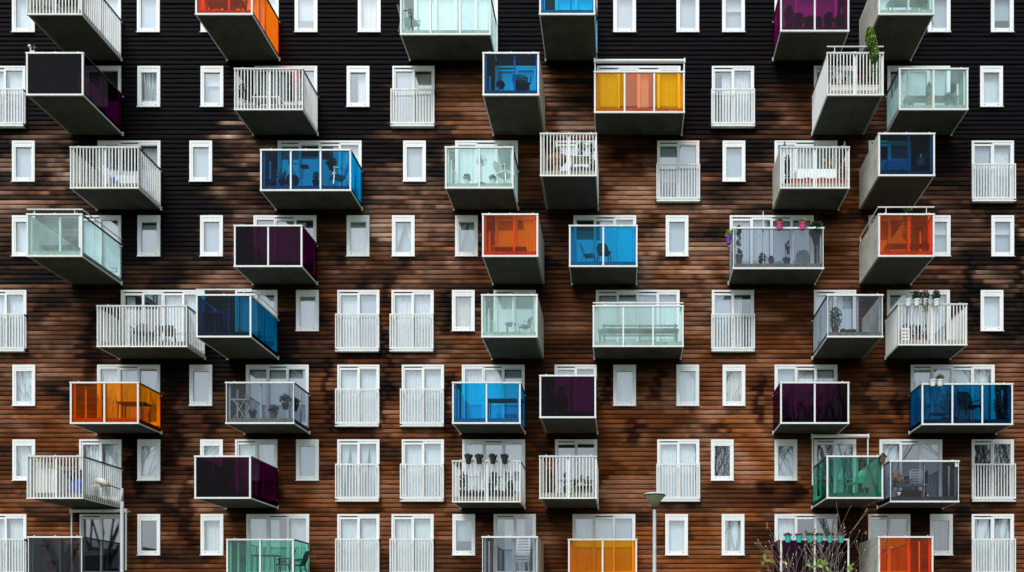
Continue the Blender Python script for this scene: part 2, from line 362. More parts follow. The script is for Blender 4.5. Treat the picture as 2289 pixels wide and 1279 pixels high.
V = np.stack([(X-VX)*K, YO[:, None]+wob*(1-GR[:, None]), EYE+(VY-Yp)*K], -1).reshape(-1, 3)
cy = (PY[:-1]+PY[1:])/2; cx = (xs[:-1]+xs[1:])/2; keep = np.ones((nz-1, nx-1), bool)
for h in holes: keep[np.ix_((cy > h[2]) & (cy < h[3]), (cx > h[0]) & (cx < h[1]))] = False
ii, jj = np.nonzero(keep); a = ii*nx+jj; F = np.stack([a, a+1, a+1+nx, a+nx], -1)
used = np.unique(F); remap = np.zeros(nz*nx, np.int64); remap[used] = np.arange(len(used)); F = remap[F]; V = V[used]
me = bpy.data.meshes.new('timber_wall'); me.vertices.add(len(V)); me.vertices.foreach_set('co', V.ravel())
me.loops.add(F.size); me.loops.foreach_set('vertex_index', F.ravel()); me.polygons.add(len(F))
me.polygons.foreach_set('loop_start', np.arange(0, F.size, 4)); me.polygons.foreach_set('loop_total', np.full(len(F), 4))
me.update(calc_edges=True)
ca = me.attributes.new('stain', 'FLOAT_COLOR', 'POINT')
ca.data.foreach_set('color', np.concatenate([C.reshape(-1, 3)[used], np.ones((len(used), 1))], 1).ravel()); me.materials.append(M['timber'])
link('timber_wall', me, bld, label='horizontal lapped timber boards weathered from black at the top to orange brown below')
# body behind the cladding
XA, XB = wx(XL), wx(XR); ZT = wz(Y0-NC*PITCH)
mb = new('room'); mb.box(XA+.02, XB-.02, 1.3, 1.45, 0, ZT-.02); mb.box(XA, XA+.2, .02, 12, 0, ZT); mb.box(XB-.2, XB, .02, 12, 0, ZT); mb.box(XA, XB, 12, 12.2, 0, ZT)
for r in range(1, 10):
    z = wz(rowbot(r)); mb.box(XA+.2, XB-.2, .25, 1.3, z, z+.2)
for x in (110, 400, 640, 740, 863, 1000, 1225, 1350, 1440, 1577, 1710, 1925, 2150):
    mb.box(wx(x)-.05, wx(x)+.05, .3, 1.3, 0, ZT-.3)
mb.build('building_core', bld)
mb = new('roof'); mb.box(XA, XB, .02, 12.2, ZT+.002, ZT+.2); mb.mat(M['handrail']).box(XA-.05, XB+.05, -.09, .018, ZT-.1, ZT+.32); mb.build('roof', bld)

# ---------- windows
def window_frame(w, h, sashes, narrow):
    """origin: lower left corner on the wall line; x to the right, glass near y=0"""
    mb = new('white'); fo = 5.2*K
    y0, y1 = -.055, .04
    if narrow:
        b_ = 8*K
        mb.box(0, 5*K, y0, y1, 0, h); mb.box(w-5*K, w, y0, y1, 0, h); mb.box(5*K, w-5*K, y0, y1, h-5*K, h); mb.box(5*K, w-5*K, y0, y1, 0, 3*K)
        # sash, set back slightly
        mb.box(5*K, 8*K, y0+.012, y1-.003, 3*K, h-5*K); mb.box(w-8*K, w-5*K, y0+.012, y1-.003, 3*K, h-5*K)
        mb.box(8*K, w-8*K, y0+.012, y1-.003, 3*K, 10*K); mb.box(8*K, w-8*K, y0+.012, y1-.003, h-9.5*K, h-5*K)
        mb.box(7*K, w-7*K, y0-.004, y1-.006, h-14.5*K, h-10.6*K)
        mb.mat(M['handrail']); mb.box(8*K, w-8*K, y0+.022, y1-.008, h-10.6*K, h-9.5*K)
        mb.mat(M['black']); 
        for x in (10*K, w-10*K): mb.box(x-.9*K, x+.9*K, y0+.004, y0+.02, 5*K, 6.4*K)
        mb.mat(M['handrail']); mb.box(-.02, w+.02, y0-.035, y0-.001, -.02, .006)
    else:
        e = 4*K
        mb.box(0, e, y0, y1, 0, h); mb.box(w-e, w, y0, y1, 0, h); mb.box(e, w-e, y0, y1, h-e, h); mb.box(e, w-e, y0, y1, 0, e)
        sw = (w-2*e)/sashes
        for i in range(sashes):
            xa = e+i*sw; xb = xa+sw; slid = (i % 2 == (0 if sashes != 3 else 1))
            ya, yb = (y0+.012, y1-.003) if not slid else (y0+.032, y1+.02)
            s_ = 3.0*K
            mb.mat(M['white'])
            mb.box(xa, xa+s_, ya, yb, e, h-e); mb.box(xb-s_, xb, ya+.002, yb-.002, e, h-e)
            mb.box(xa+s_, xb-s_, ya, yb-.004, e, e+s_*1.6)
            if slid:
                mb.mat(M['black']).box(xa+s_, xb-s_, ya+.02, yb-.004, h-e-2.4*K, h-e)
                mb.mat(M['white']).box(xa+s_, xb-s_, ya, yb-.004, h-e-7*K, h-e-2.4*K)
            else:
                mb.box(xa+s_, xb-s_, ya, yb-.004, h-e-6*K, h-e)
                mb.mat(M['handrail']).box(xa+s_, xb-s_, ya-.004, ya-.001, h-e-4.6*K, h-e-3.9*K)
        mb.mat(M['handrail']); mb.box(-.02, w+.02, y0-.04, y0-.001, -.025, .006)
    return mb.mesh('window_frame')
def pane_mesh(w, h, sashes, narrow):
    mb = MB().mat(M['pane'])
    if narrow: mb.quad((8*K, -.005, 10*K), (w-8*K, -.005, 10*K), (w-8*K, -.005, h-14*K), (8*K, -.005, h-14*K)); return [mb.mesh('pane')]
    out = []; e = 4*K; sw = (w-2*e)/sashes
    for i in range(sashes):
        mb = MB().mat(M['pane']); xa = e+i*sw; slid = (i % 2 == (0 if sashes != 3 else 1)); y = .018 if slid else -.006
        mb.quad((xa+3*K, y, e+4*K), (xa+sw-3*K, y, e+4*K), (xa+sw-3*K, y, h-e-6*K), (xa+3*K, y, h-e-6*K)); out.append(mb.mesh('pane'))
    return out
def drape(mb, x0, x1, z0, z1, y=.13, wl=.11, am=.022, rnd=None, gather=None):
    n = max(6, int((x1-x0)/.022)); ph = (rnd or random).uniform(0, 6); pts = []
    for k in range(n+1):
        t = k/n; x = x0+(x1-x0)*t
        yy = y+am*math.sin(2*PI*x/wl+ph)+.5*am*math.sin(2*PI*x/wl*.43+ph*2)
        pts.append((x, yy))
    rows = 1 if gather is None else 8
    i0 = len(mb.v)
    for r_ in range(rows+1):
        u = r_/rows; z = z1+(z0-z1)*u
        for k, (x, yy) in enumerate(pts):
            if gather == 'L': xx = x0+(x-x0)*(1-.72*min(1, u*1.25)**1.1)
            elif gather == 'R': xx = x1-(x1-x)*(1-.72*min(1, u*1.25)**1.1)
            else: xx = x
            mb.v.append((xx, yy, z))
    for r_ in range(rows):
        for k in range(n):
            a = i0+r_*(n+1)+k; mb.f.append((a, a+1, a+n+2, a+n+1)); mb.m.append(mb.cur)
def curtain(w, h, style, rnd):
    e = 7*K; z0, z1 = .08, h-e
    if style in ('none',): return None
    mb = new({'cream': 'curtain_cream', 'greyd': 'curtain_grey', 'blind': 'blind'}.get(style, 'curtain'))
    if style == 'blind': mb.box(e*.6, w-e*.6, .10, .108, .05, z1)
    elif style == 'halfblind': mb.mat(M['blind']).box(e*.6, w-e*.6, .10, .108, h*.35, z1)
    elif style == 'lowblind': mb.mat(M['blind']).box(e*.6, w-e*.6, .10, .108, .05, h*.80)
    elif style == 'lace':
        drape(mb, e*.6, w-e*.6, h*.58, z1, wl=.07, am=.014, rnd=rnd); mb.mat(M['blind']).box(e*.6, w-e*.6, .21, .215, .05, h*.97)
    elif style == 'tie':
        drape(mb, e*.5, w/2+.01, z0, z1, rnd=rnd, gather='L', wl=.07); drape(mb, w/2-.01, w-e*.5, z0, z1, y=.17, rnd=rnd, gather='R', wl=.07)
        mb.mat(M['blind']).box(e*.6, w-e*.6, .27, .275, .05, h*.97)
    elif style == 'part':
        drape(mb, e*.5, w*.5, z0, z1, rnd=rnd)
    elif style == 'partR':
        drape(mb, w*.45, w-e*.5, z0, z1, rnd=rnd)
    elif style == 'fine': drape(mb, e*.5, w-e*.5, z0, z1, rnd=rnd, wl=.062, am=.012)
    else: drape(mb, e*.5, w-e*.5, z0, z1, rnd=rnd)
    return mb.mesh('curtain')
frame_cache = {}
def add_window(r, x, kind, style, lab=None):
    if kind == 'n': w, h, n, nm = NW*K, NH*K, 1, 'narrow_window'
    elif kind == 'f': w, h, n, nm = FW*K, FH*K, 2, 'french_window'
    else: w, h, n, nm = WID[kind]*K, FH*K, kind, 'balcony_door'
    if (nm, n) not in frame_cache: frame_cache[(nm, n)] = (window_frame(w, h, n, kind == 'n'), pane_mesh(w, h, n, kind == 'n'))
    fm, pm = frame_cache[(nm, n)]
    zt = wz(rowtop(r)); o = link(nm, fm, bld, (wx(x), 0, zt-h), lab)
    for p in pm: link('pane', p, o)
    rnd = random.Random(int(r*7919+x))
    e = 4*K
    if kind == 'n':
        c = curtain(w, h, style, rnd)
        if c: link('curtain', c, o)
    else:
        sts = style if isinstance(style, (list, tuple)) else [style]*n
        sw = (w-2*e)/n
        for i, s_ in enumerate(sts):
            c = curtain(sw, h-.1, s_, rnd)
            if c: link('curtain', c, o, (e+i*sw, 0, .03))
    if kind == 'f':
        # shallow railing screen in front of the opening
        mb = new('rail'); W = (97+.0)*K; hh = 81*K; x0 = -2.2*K; zb = -.01; d = .17
        mb.box(x0, x0+W, -d-.02, -d+.02, zb+hh-.05, zb+hh); mb.box(x0, x0+W, -d-.02, -d+.02, zb+.05, zb+.11)
        nb = 15
        for i in range(nb+1):
            xx = x0+W*i/nb; ww = .022 if i in (0, nb) else .017
            xx = min(max(xx, x0+ww), x0+W-ww)
            mb.box(xx-ww, xx+ww, -d-.014, -d+.014, zb+.11, zb+hh-.05)
        for xx in (x0, x0+W-.03): mb.box(xx, xx+.03, -d+.02, -.06, zb+hh-.045, zb+hh-.005); mb.box(xx, xx+.03, -d+.02, -.06, zb+.055, zb+.095)
        mb.mat(M['whiterail']).box(x0, x0+W, -d-.03, -.06, zb-.05, zb-.012)
        mb.mat(M['black']).box(x0+W, x0+W+.045, -d-.01, -.03, zb-.03, zb+.07); mb.box(x0+W, x0+W+.03, -d, -.03, zb+hh-.09, zb+hh-.02)
        mb.box(x0-.03, x0, -d-.01, -.03, zb-.02, zb+.05)
        mb.build('railing', o)
    return o
NST = {(1, 29): 'fine', (1, 308): 'blind', (1, 660): 'halfblind', (1, 801): 'cream', (1, 1371): 'blind', (1, 1512): 'blind', (1, 1614): 'lace', (1, 2073): 'blind', (1, 2214): 'halfblind',
       (2, 309): 'lace2', (2, 450): 'lace', (2, 776): 'partR', (2, 2190): 'fine', (3, 29): 'blind', (3, 425): 'blind', (3, 902): 'blind', (3, 1615): 'blind',
       (4, 29): 'sheer', (4, 309): 'lowblind', (4, 449): 'blind', (4, 776): 'sheer', (4, 877): 'tie', (4, 1018): 'tie', (4, 1488): 'blind', (4, 2073): 'lace', (4, 2215): 'lace',
       (5, 663): 'fine', (5, 1011): 'cream', (5, 2191): 'fine', (6, 30): 'fine', (6, 425): 'blind', (6, 1371): 'sheer', (6, 1512): 'sheer', (6, 1615): 'cream',
       (7, 30): 'sheer', (7, 309): 'fine', (7, 449): 'fine', (7, 663): 'blind', (7, 1589): 'none', (7, 1731): 'blind',
       (8, 309): 'none', (8, 450): 'fine', (8, 1012): 'halfblind', (8, 1487): 'fine', (8, 1613): 'fine', (8, 2078): 'greyd'}
for r, l in NAR.items():
    for x in l: add_window(r, x, 'n', NST.get((r, x), 'sheer'))
FST = {(2, 878): ['blind', 'cream'], (2, 1591): ['partR', 'sheer'], (3, 1469): ['halfblind', 'blind'], (3, 2171): ['blind', 'fine'],
       (5, 755): ['fine', 'blind'], (5, 876): ['sheer', 'sheer'], (5, 1591): ['blind', 'part'], (7, 755): ['tie', 'tie'], (7, 2171): ['none', 'none'], (8, 2171): ['sheer', 'sheer'],
       (7, 1469): ['fine', 'fine']}
for r, l in FRE.items():
    for x in l: add_window(r, x, 'f', FST.get((r, x), ['sheer', 'fine']))
BST = {(2, 178): ['none', 'none'], (3, 220): ['part', 'none', 'fine'], (3, 622): ['fine', 'lowblind', 'none', 'sheer'], (4, 568): ['blind', 'halfblind', 'part'],
       (2, 570): ['fine', 'part', 'blind'], (4, 1282): ['lowblind', 'fine', 'fine'], (5, 272): ['part', 'none', 'sheer', 'sheer'], (8, 180): ['none', 'none'],
       (8, 1104): ['partR', 'part'], (7, 1819): ['none', 'part'], (7, 1965): ['sheer', 'none', 'greyd'], (8, 1731): ['sheer', 'none', 'greyd'], (8, 1940): ['greyd', 'greyd'],
       (7, 1241): ['lowblind', 'lowblind'], (6, 219): ['sheer', 'blind', 'blind'], (7, 1034): ['sheer', 'blind', 'sheer'], (2, 1334): ['sheer', 'none', 'part', 'sheer'],
       (6, 1731): ['blind', 'lace', 'lace'], (3, 1941): ['none', 'blind'], (4, 1941): ['fine', 'none'], (1, 1731): ['blind', 'fine', 'blind'], (8, 552): ['sheer', 'part', 'sheer']}
for r, l in BAL.items():
    for x, k in l: add_window(r, x, k, BST.get((r, x), ['sheer', 'fine', 'blind', 'sheer'][:k]))

# ---------- balconies
binfo = {}
GN = {'mint': 'pale mint', 'blue': 'blue', 'navy': 'deep blue', 'inky': 'inky blue', 'tangerine': 'tangerine', 'aqua': 'pale green', 'sky': 'bright blue', 'orange': 'orange red', 'amber': 'amber', 'yellow': 'yellow', 'salmon': 'salmon', 'purple': 'dark purple', 'plum': 'plum', 'grey': 'smoke grey', 'smoke': 'dark smoke', 'green': 'bottle green'}
def add_balcony(r, x0, x1, t, fill, scr):
    d = DEP[t]; X0 = wx(x0, d); w = wx(x1, d)-X0; zb = wz(rowbot(r)); H = BH
    nm = 'white barred balcony' if fill == 'bars' else GN[fill[0]]+' glass balcony'
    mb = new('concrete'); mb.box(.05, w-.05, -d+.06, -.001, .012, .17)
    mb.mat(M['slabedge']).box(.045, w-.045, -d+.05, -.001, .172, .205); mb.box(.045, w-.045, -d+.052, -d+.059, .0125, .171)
    # drip edge along the soffit
    mb.mat(M['darkmetal_shade']).box(.02, .05, -d+.02, -.001, .004, .05); mb.box(w-.05, w-.02, -d+.02, -.001, .004, .05)
    o = mb.build('balcony', bld, (X0, 0, zb), nm)
    if r >= 1 and random.random() < .6:
        pass
    for side in scr:
        m2 = new('screen'); xx = (0, .07) if side == 'L' else (w-.07, w)
        m2.box(xx[0], xx[1], -d+.045, -.03, .006, H-.01); m2.build('side_screen', o)
    fr = new('rail' if fill != 'bars' else 'whiterail'); PW = .058 if fill != 'bars' else .05
    # bottom and cap rails, front
    fr.box(-.01, w+.01, -d-.022, -d+.03, -.012, .045 if fill != 'bars' else .03)
    if fill == 'bars': fr.mat(M['handrail'])
    fr.box(-.012, w+.012, -d-.03, -d+.04, H-.055, H)
    fr.mat(M['rail'] if fill != 'bars' else M['whiterail'])
    for side in ('L', 'R'):
        if side in scr: continue
        xx = (0, .035) if side == 'L' else (w-.035, w)
        fr.mat(M['whiterail']).box(xx[0], xx[1], -d+.03, -.03, -.008, .03)
        fr.mat(M['darkmetal_shade'] if not (r == 5 and fill != 'bars' and t == 'A' and x0 < 500) else M['whiterail']).box(xx[0]-.006, xx[1]+.006, -d+.04, -.03, H-.05, H-.003)  # dark cap colour paints in the shade on the side rail's underside
        fr.mat(M['whiterail']).box(xx[0]-.012, xx[1]+.012, -.075, -.031, -.04, .09)
        fr.box(xx[0]-.012, xx[1]+.012, -.08, -.031, H-.09, H-.052)
    for k in (.12, .5, .9):   # small clips on the cap rail
        fr.mat(M['handrail']).box(w*k-.02, w*k+.02, -d-.01, -d+.02, H+.0005, H+.035)
    if fill == 'bars':
        fr.mat(M['whiterail'])
        npst = {'A': 2, 'B': 2, 'C': 3}[t]
        for i in range(npst+1):
            xx = w*i/npst; xx = min(max(xx, .03), w-.03); fr.box(xx-.028, xx+.028, -d+.031, -d+.075, .03, H-.056)
        fr.build('railing_frame', o)
        br = new('whiterail'); nb = int(round(w/.116))
        for i in range(nb+1):
            xx = .017+(w-.034)*i/nb; br.box(xx-.0145, xx+.0145, -d-.018, -d+.018, .031, H-.056)
        br.build('front_bars', o)
        for side in ('L', 'R'):
            if side in scr: continue
            br = new('whiterail'); xx = .0175 if side == 'L' else w-.0175; nb2 = int(round(d/.116))
            for i in range(1, nb2):
                yy = -d*i/nb2; br.box(xx-.016, xx+.016, yy-.016, yy+.016, -.02, H-.051)
            br.build('side_bars', o)
    else:
        np_ = NP[t]
        fr.mat(M['rail'])
        for i in range(np_+1):
            xx = PW/2+(w-PW)*i/np_
            if fill[0] in ('grey', 'smoke'):
                if i in (0, np_): fr.box(xx-.012, xx+.012, -d-.012, -d+.02, .046, H-.056)
            else: fr.box(xx-PW/2, xx+PW/2, -d-.018, -d+.025, .046, H-.056)
        # inner posts
        for xx in ((.09, .56*w, w-.09) if t == 'A' else (.09, w-.09)):
            fr.box(xx-.03, xx+.03, -d+.09, -d+.14, .206, H-.056)
        if np_ > 1:
            for i in range(1, np_):
                xx = PW/2+(w-PW)*i/np_; fr.box(xx-.025, xx+.025, -d+.06, -d+.10, .206, H-.056)
        fr.build('railing_frame', o)
        for i in range(np_):
            gk = fill[i % len(fill)]; a = PW/2+(w-PW)*i/np_+PW/2; b_ = PW/2+(w-PW)*(i+1)/np_-PW/2
            if fill[0] in ('grey', 'smoke'): a -= PW/2-.006; b_ += PW/2-.006
            q = MB().mat(G[gk]); q.quad((a, -d, .046), (b_, -d, .046), (b_, -d, H-.056), (a, -d, H-.056))
            q.build('glass_panel', o, label=GN[gk]+' glass front panel')
        for side in ('L', 'R'):
            if side in scr: continue
            xx = .018 if side == 'L' else w-.018
            q = MB().mat(G[fill[0]]); q.quad((xx, -d+.035, .031), (xx, -.035, .031), (xx, -.035, H-.052), (xx, -d+.035, H-.052))
            q.build('side_glass', o)
            pf = new('rail'); xi = xx+(.05 if side == 'L' else -.05)
            pf.box(xi-.022, xi+.022, -.09, -.05, .206, H-.056); pf.box(xi-.022, xi+.022, -d*.5-.02, -d*.5+.02, .206, H-.056); pf.build('side_post', o)
    binfo[(r, x0)] = dict(X0=X0, w=w, d=d, zf=zb+.205, zb=zb, o=o, zt=zb+H)
for b_ in BALC: add_balcony(*b_)

# extra tubes clipped above the rails, awning boxes
def rail_bar(r, x0, y_off=.30, left=True, corner='', white=True):
    b_ = binfo[(r, x0)]; w, d = b_['w'], b_['d']; mb = new('whiterail')
    z = BH+y_off*.6; pts = []
    if 'L' in corner: pts.append((0, -.1, z))
    pts += [(0, -d, z), (w, -d, z)]
    if 'R' in corner: pts.append((w, -.1, z))
    mb.tube(pts, .022, 8)
    for k in (.14, .86): mb.tube([(w*k, -d, BH), (w*k, -d, z)], .014, 6)
    if 'R' in corner: mb.tube([(w, -.2, BH), (w, -.2, z)], .014, 6)
    if 'L' in corner: mb.tube([(0, -.2, BH), (0, -.2, z)], .014, 6)
    mb.build('drying_rail', b_['o'])
rail_bar(2, 1848, .34); rail_bar(4, 60, .25, corner='R'); rail_bar(4, 1963, .38, corner='L'); rail_bar(5, 438.5, .28, corner='R')
rail_bar(5, 1325, .14)
def awning(px0, px1, py, dep, pyb, sides):
    mb = new('whiterail'); a, b_ = wx(px0, dep), wx(px1, dep); z = wz(py, dep); r_ = .065
    mb.tube([(a, -dep, z), (b_, -dep, z)], r_, 12)
    mb.box(a-.02, a+.03, -dep-.06, -dep+.06, z-.08, z+.08); mb.box(b_-.03, b_+.02, -dep-.06, -dep+.06, z-.08, z+.08)
    zb_ = wz(pyb, dep)
    for s_ in sides:
        x_ = a+.02 if s_ == 'L' else b_-.02; mb.box(x_-.022, x_+.022, -dep-.02, -dep+.02, zb_, z-.07)
    mb.build('awning_cassette', bld, smooth=False)
    # ties back to the wall
    for x_ in (a+.02, b_-.02):
        m2 = new('whiterail'); m2.tube([(x_, -dep+.05, z), (x_, -.02, z)], .016, 6); m2.build('awning_bracket', bld)
awning(1329, 1530.5, 137, DEP['C']-.03, 160, 'LR'); awning(1815, 1941, 975, .35, 1085, 'LR'); awning(159, 283, 1142, .35, 1275, 'LR')

# ---------- things on the balconies
def at(r, x0, px, t=.8):
    b_ = binfo[(r, x0)]; y = b_['d']*t
    return (wx(px, y), -y, b_['zf'])
def pot_mesh(mat, rt, rb, h):
    mb = new(mat); mb.lathe([(rb, 0), (rt*.96, h*.82), (rt*1.08, h*.82), (rt*1.1, h), (rt*.92, h), (rt*.9, h*.88)], 14)
    mb.mat(M['soil']).lathe([(rt*.9, h*.88), (.001, h*.9)], 14); return mb.mesh('pot', False)
def plant(label, loc, pot='terracotta', rt=.12, h=.2, fol='leaf', fh=.3, fr=.16, count=140, flower=None, stem='bush', name='potted_plant', cat='plant', group=None, seed=None, lsize=.07):
    rnd = random.Random(seed or int(loc[0]*1000+loc[2]*77)); t = thing(name, label, cat, loc, group=group)
    link('pot', pot_mesh(pot, rt, rt*.68, h), t)
    mb = new(fol)
    if stem == 'bush':
        mb.leaves((0, 0, h+fh*.45), (fr, fr, fh*.55), count, lsize, rnd, 1.2)
        for _ in range(7):
            a = rnd.uniform(0, 6.3); mb.tube([(0, 0, h*.9), (fr*.5*math.cos(a), fr*.5*math.sin(a), h+fh*.6)], .006, 4)
    elif stem == 'tall':
        for k in range(3):
            x_ = rnd.uniform(-.05, .05); mb.tube([(x_, 0, h*.9), (x_+rnd.uniform(-.05, .05), rnd.uniform(-.05, .05), h+fh)], .007, 4)
        for k in range(int(count/12)):
            z = h+fh*rnd.uniform(.05, 1); mb.leaves((rnd.uniform(-fr, fr)*.6, rnd.uniform(-fr, fr)*.6, z), (fr*.5, fr*.5, .08), 12, lsize, rnd, 1.2, 0)
    elif stem == 'spiky':
        for k in range(26):
            a = rnd.uniform(0, 6.3); e_ = rnd.uniform(.15, 1.1); q = Vector((math.cos(a)*math.sin(e_), math.sin(a)*math.sin(e_), math.cos(e_)))
            mb.tube([(0, 0, h*.9), tuple(Vector((0, 0, h))+q*fh*.6), tuple(Vector((0, 0, h-.12*fh*e_))+q*fh)], [.012, .011, .002], 4)
    elif stem == 'cactus':
        mb.lathe([(fr*.6, h*.85), (fr, h+fh*.3), (fr*.85, h+fh*.7), (fr*.25, h+fh)], 10); mb.leaves((0, 0, h+fh*.5), (fr*1.1, fr*1.1, fh*.55), 60, .03, rnd)
    mb.build('foliage', t)
    if flower:
        m2 = new(flower); m2.leaves((0, 0, h+fh*.65), (fr*.95, fr*.95, fh*.45), int(count*.35), lsize*.8, rnd, .7); m2.build('flowers', t)
    return t
def rail_pot(r, x0, px, label, pot, fol='leaf', flower=None, group=None, scale=1., trail=False, drop=.10, fh=.16, side=None):
    b_ = binfo[(r, x0)]; d = b_['d']; y = d+.13
    X_ = wx(px, y); h = .24*scale; z = b_['zt']-h+drop*0+.02
    z = b_['zt']-h*.62
    t = thing('rail_flower_pot', label, 'flower pot', (X_, -y, z), group=group)
    rt = .115*scale; rnd = random.Random(int(px))
    link('pot', pot_mesh(pot, rt, rt*.7, h), t)
    m2 = new('metal'); m2.tube([(0, rt*.9, h*.9), (0, .13, h*.9), (0, .15, h*.62+.015), (0, .16, h*.4)], .006, 5); m2.build('hook', t)
    if fol:
        mb = new(fol); mb.leaves((0, 0, h+fh*.35), (rt*1.35, rt*1.2, fh*.6), 80+int(fh*400), .06, rnd, 1.2)
        if trail:
            for k in range(5):
                x_ = rnd.uniform(-.1, .1); mb.tube([(x_, -rt, h), (x_*1.4, -rt-.04, h*.4), (x_*1.6, -rt-.03, -.3)], .004, 4)
                mb.leaves((x_*1.5, -rt-.03, 0), (.03, .03, .3), 16, .05, rnd)
        mb.build('foliage', t)
    if flower:
        m3 = new(flower); m3.leaves((0, 0, h+fh*.55), (rt*1.2, rt*1.1, fh*.45), 40, .05, rnd, .8); m3.build('flowers', t)
    return t
def chair(label, loc, rz=0, mat='whiteplastic', back='slats', s=1., cushion=None, arms=True, name='garden_chair'):
    t = thing(name, label, 'chair', loc, rz)
    def T(mb, n): 
        mb.v = [(v[0]*s, v[1]*s, v[2]*s) for v in mb.v]; return mb.build(n, t)
    mb = new(mat); mb.box(-.24, .24, -.25, .22, .42, .45); mb.box(-.25, .25, -.27, -.25, .38, .45); T(mb, 'seat')
    for sx in (-1, 1):
        for yb, yt in ((-.27, -.22), (.28, .2)):
            mb = new(mat); mb.tube([(sx*.26, yb, 0), (sx*.22, yt, .43)], [.018, .022], 6); T(mb, 'leg')
    mb = new(mat)
    if back == 'slats':
        for sx in (-1, 1): mb.tube([(sx*.22, .2, .42), (sx*.22, .36, 1.02)], .02, 6)
        for k in range(6):
            u = (k+.6)/6; y = .2+.16*u; z = .42+.6*u; mb.box(-.21, .21, y-.008, y+.008, z-.032, z+.032)
        mb.tube([(-.22, .36, 1.02), (-.12, .38, 1.08), (.12, .38, 1.08), (.22, .36, 1.02)], .02, 6)
    else:
        P_ = [(-.22, .2, .44), (.22, .2, .44), (.24, .34, .85), (.16, .40, 1.03), (-.16, .40, 1.03), (-.24, .34, .85)]
        mb.face(P_); mb.face([(p[0], p[1]+.025, p[2]) for p in P_][::-1])
        for a, b2 in zip(P_, P_[1:]+P_[:1]): mb.tube([a, b2], .016, 5)
    T(mb, 'backrest')
    if arms:
        for sx in (-1, 1):
            mb = new(mat); mb.tube([(sx*.27, -.24, .42), (sx*.29, -.26, .64), (sx*.29, .0, .67), (sx*.24, .27, .68)], .018, 6); T(mb, 'armrest')
    if cushion:
        mb = new(cushion)
        P_ = [(-.19, .20, .5), (.19, .20, .5), (.19, .33, 1.0), (-.19, .33, 1.0)]
        mb.face(P_); mb.face([(p[0], p[1]-.05, p[2]) for p in P_][::-1])
        for a, b2 in zip(P_, P_[1:]+P_[:1]): mb.face([a, b2, (b2[0], b2[1]-.05, b2[2]), (a[0], a[1]-.05, a[2])])
        mb.box(-.2, .2, -.22, .18, .452, .50); T(mb, 'cushion')
    return t
def table(label, loc, w=.9, d=.5, h=.7, mat='greywood', round_=False, cloth=None, cat='table'):
    t = thing('garden_table', label, cat, loc)
    mb = new(mat)
    if round_: mb.lathe([(w/2, h-.03), (w/2, h)], 24)
    else: mb.box(-w/2, w/2, -d/2, d/2, h-.035, h)
    mb.build('tabletop', t)
    for sx in (-1, 1):
        for sy in (-1, 1):
            m2 = new(mat); k = .6 if round_ else .92; dd = w if round_ else d
            m2.tube([(sx*w/2*k, sy*dd/2*k, 0), (sx*w/2*k*.95, sy*dd/2*k*.95, h-.035)], .02, 5); m2.build('leg', t)
    if cloth:
        m3 = new(cloth); n_ = 40; pr = []
        for k in range(n_):
            u = k/n_*4; s_ = int(u); f = u-s_
            c_ = [(-1, -1), (1, -1), (1, 1), (-1, 1), (-1, -1)]
            x_ = (c_[s_][0]*(1-f)+c_[s_+1][0]*f)*(w/2+.02); y_ = (c_[s_][1]*(1-f)+c_[s_+1][1]*f)*(d/2+.02)
            pr.append((x_, y_, 1+.04*math.sin(k*2.1)))
        for k in range(n_):
            a, b2 = pr[k], pr[(k+1) % n_]
            m3.quad((a[0]*a[2], a[1]*a[2], h-.32-.03*math.sin(k*1.7)), (b2[0]*b2[2], b2[1]*b2[2], h-.32-.03*math.sin((k+1) % n_*1.7)), (b2[0], b2[1], h+.01), (a[0], a[1], h+.01))
        m3.face([(p[0], p[1], h+.01) for p in pr]); c_ = m3.build('tablecloth', None, loc)
        c_['label'] = 'white cloth draped over the '+label; c_['category'] = 'tablecloth'
    return t
def bench(label, loc, w=1.5, mat='greywood', back=True):
    t = thing('garden_bench', label, 'bench', loc)
    mb = new(mat)
    for k in range(4): mb.box(-w/2, w/2, -.2+k*.1, -.12+k*.1, .40, .43)
    mb.build('seat', t)
    for sx in (-1, 1):
        for yy in (-.16, .16): m2 = new(mat); m2.box(sx*(w/2-.06)-.025, sx*(w/2-.06)+.025, yy-.025, yy+.025, 0, .399); m2.build('leg', t)
    if back:
        m2 = new(mat)
        for k in range(3): m2.box(-w/2, w/2, .21+k*.02, .225+k*.02, .52+k*.12, .59+k*.12)
        for sx in (-1, 1): m2.box(sx*(w/2-.05)-.02, sx*(w/2-.05)+.02, .23, .27, .43, .85)
        m2.build('backrest', t)
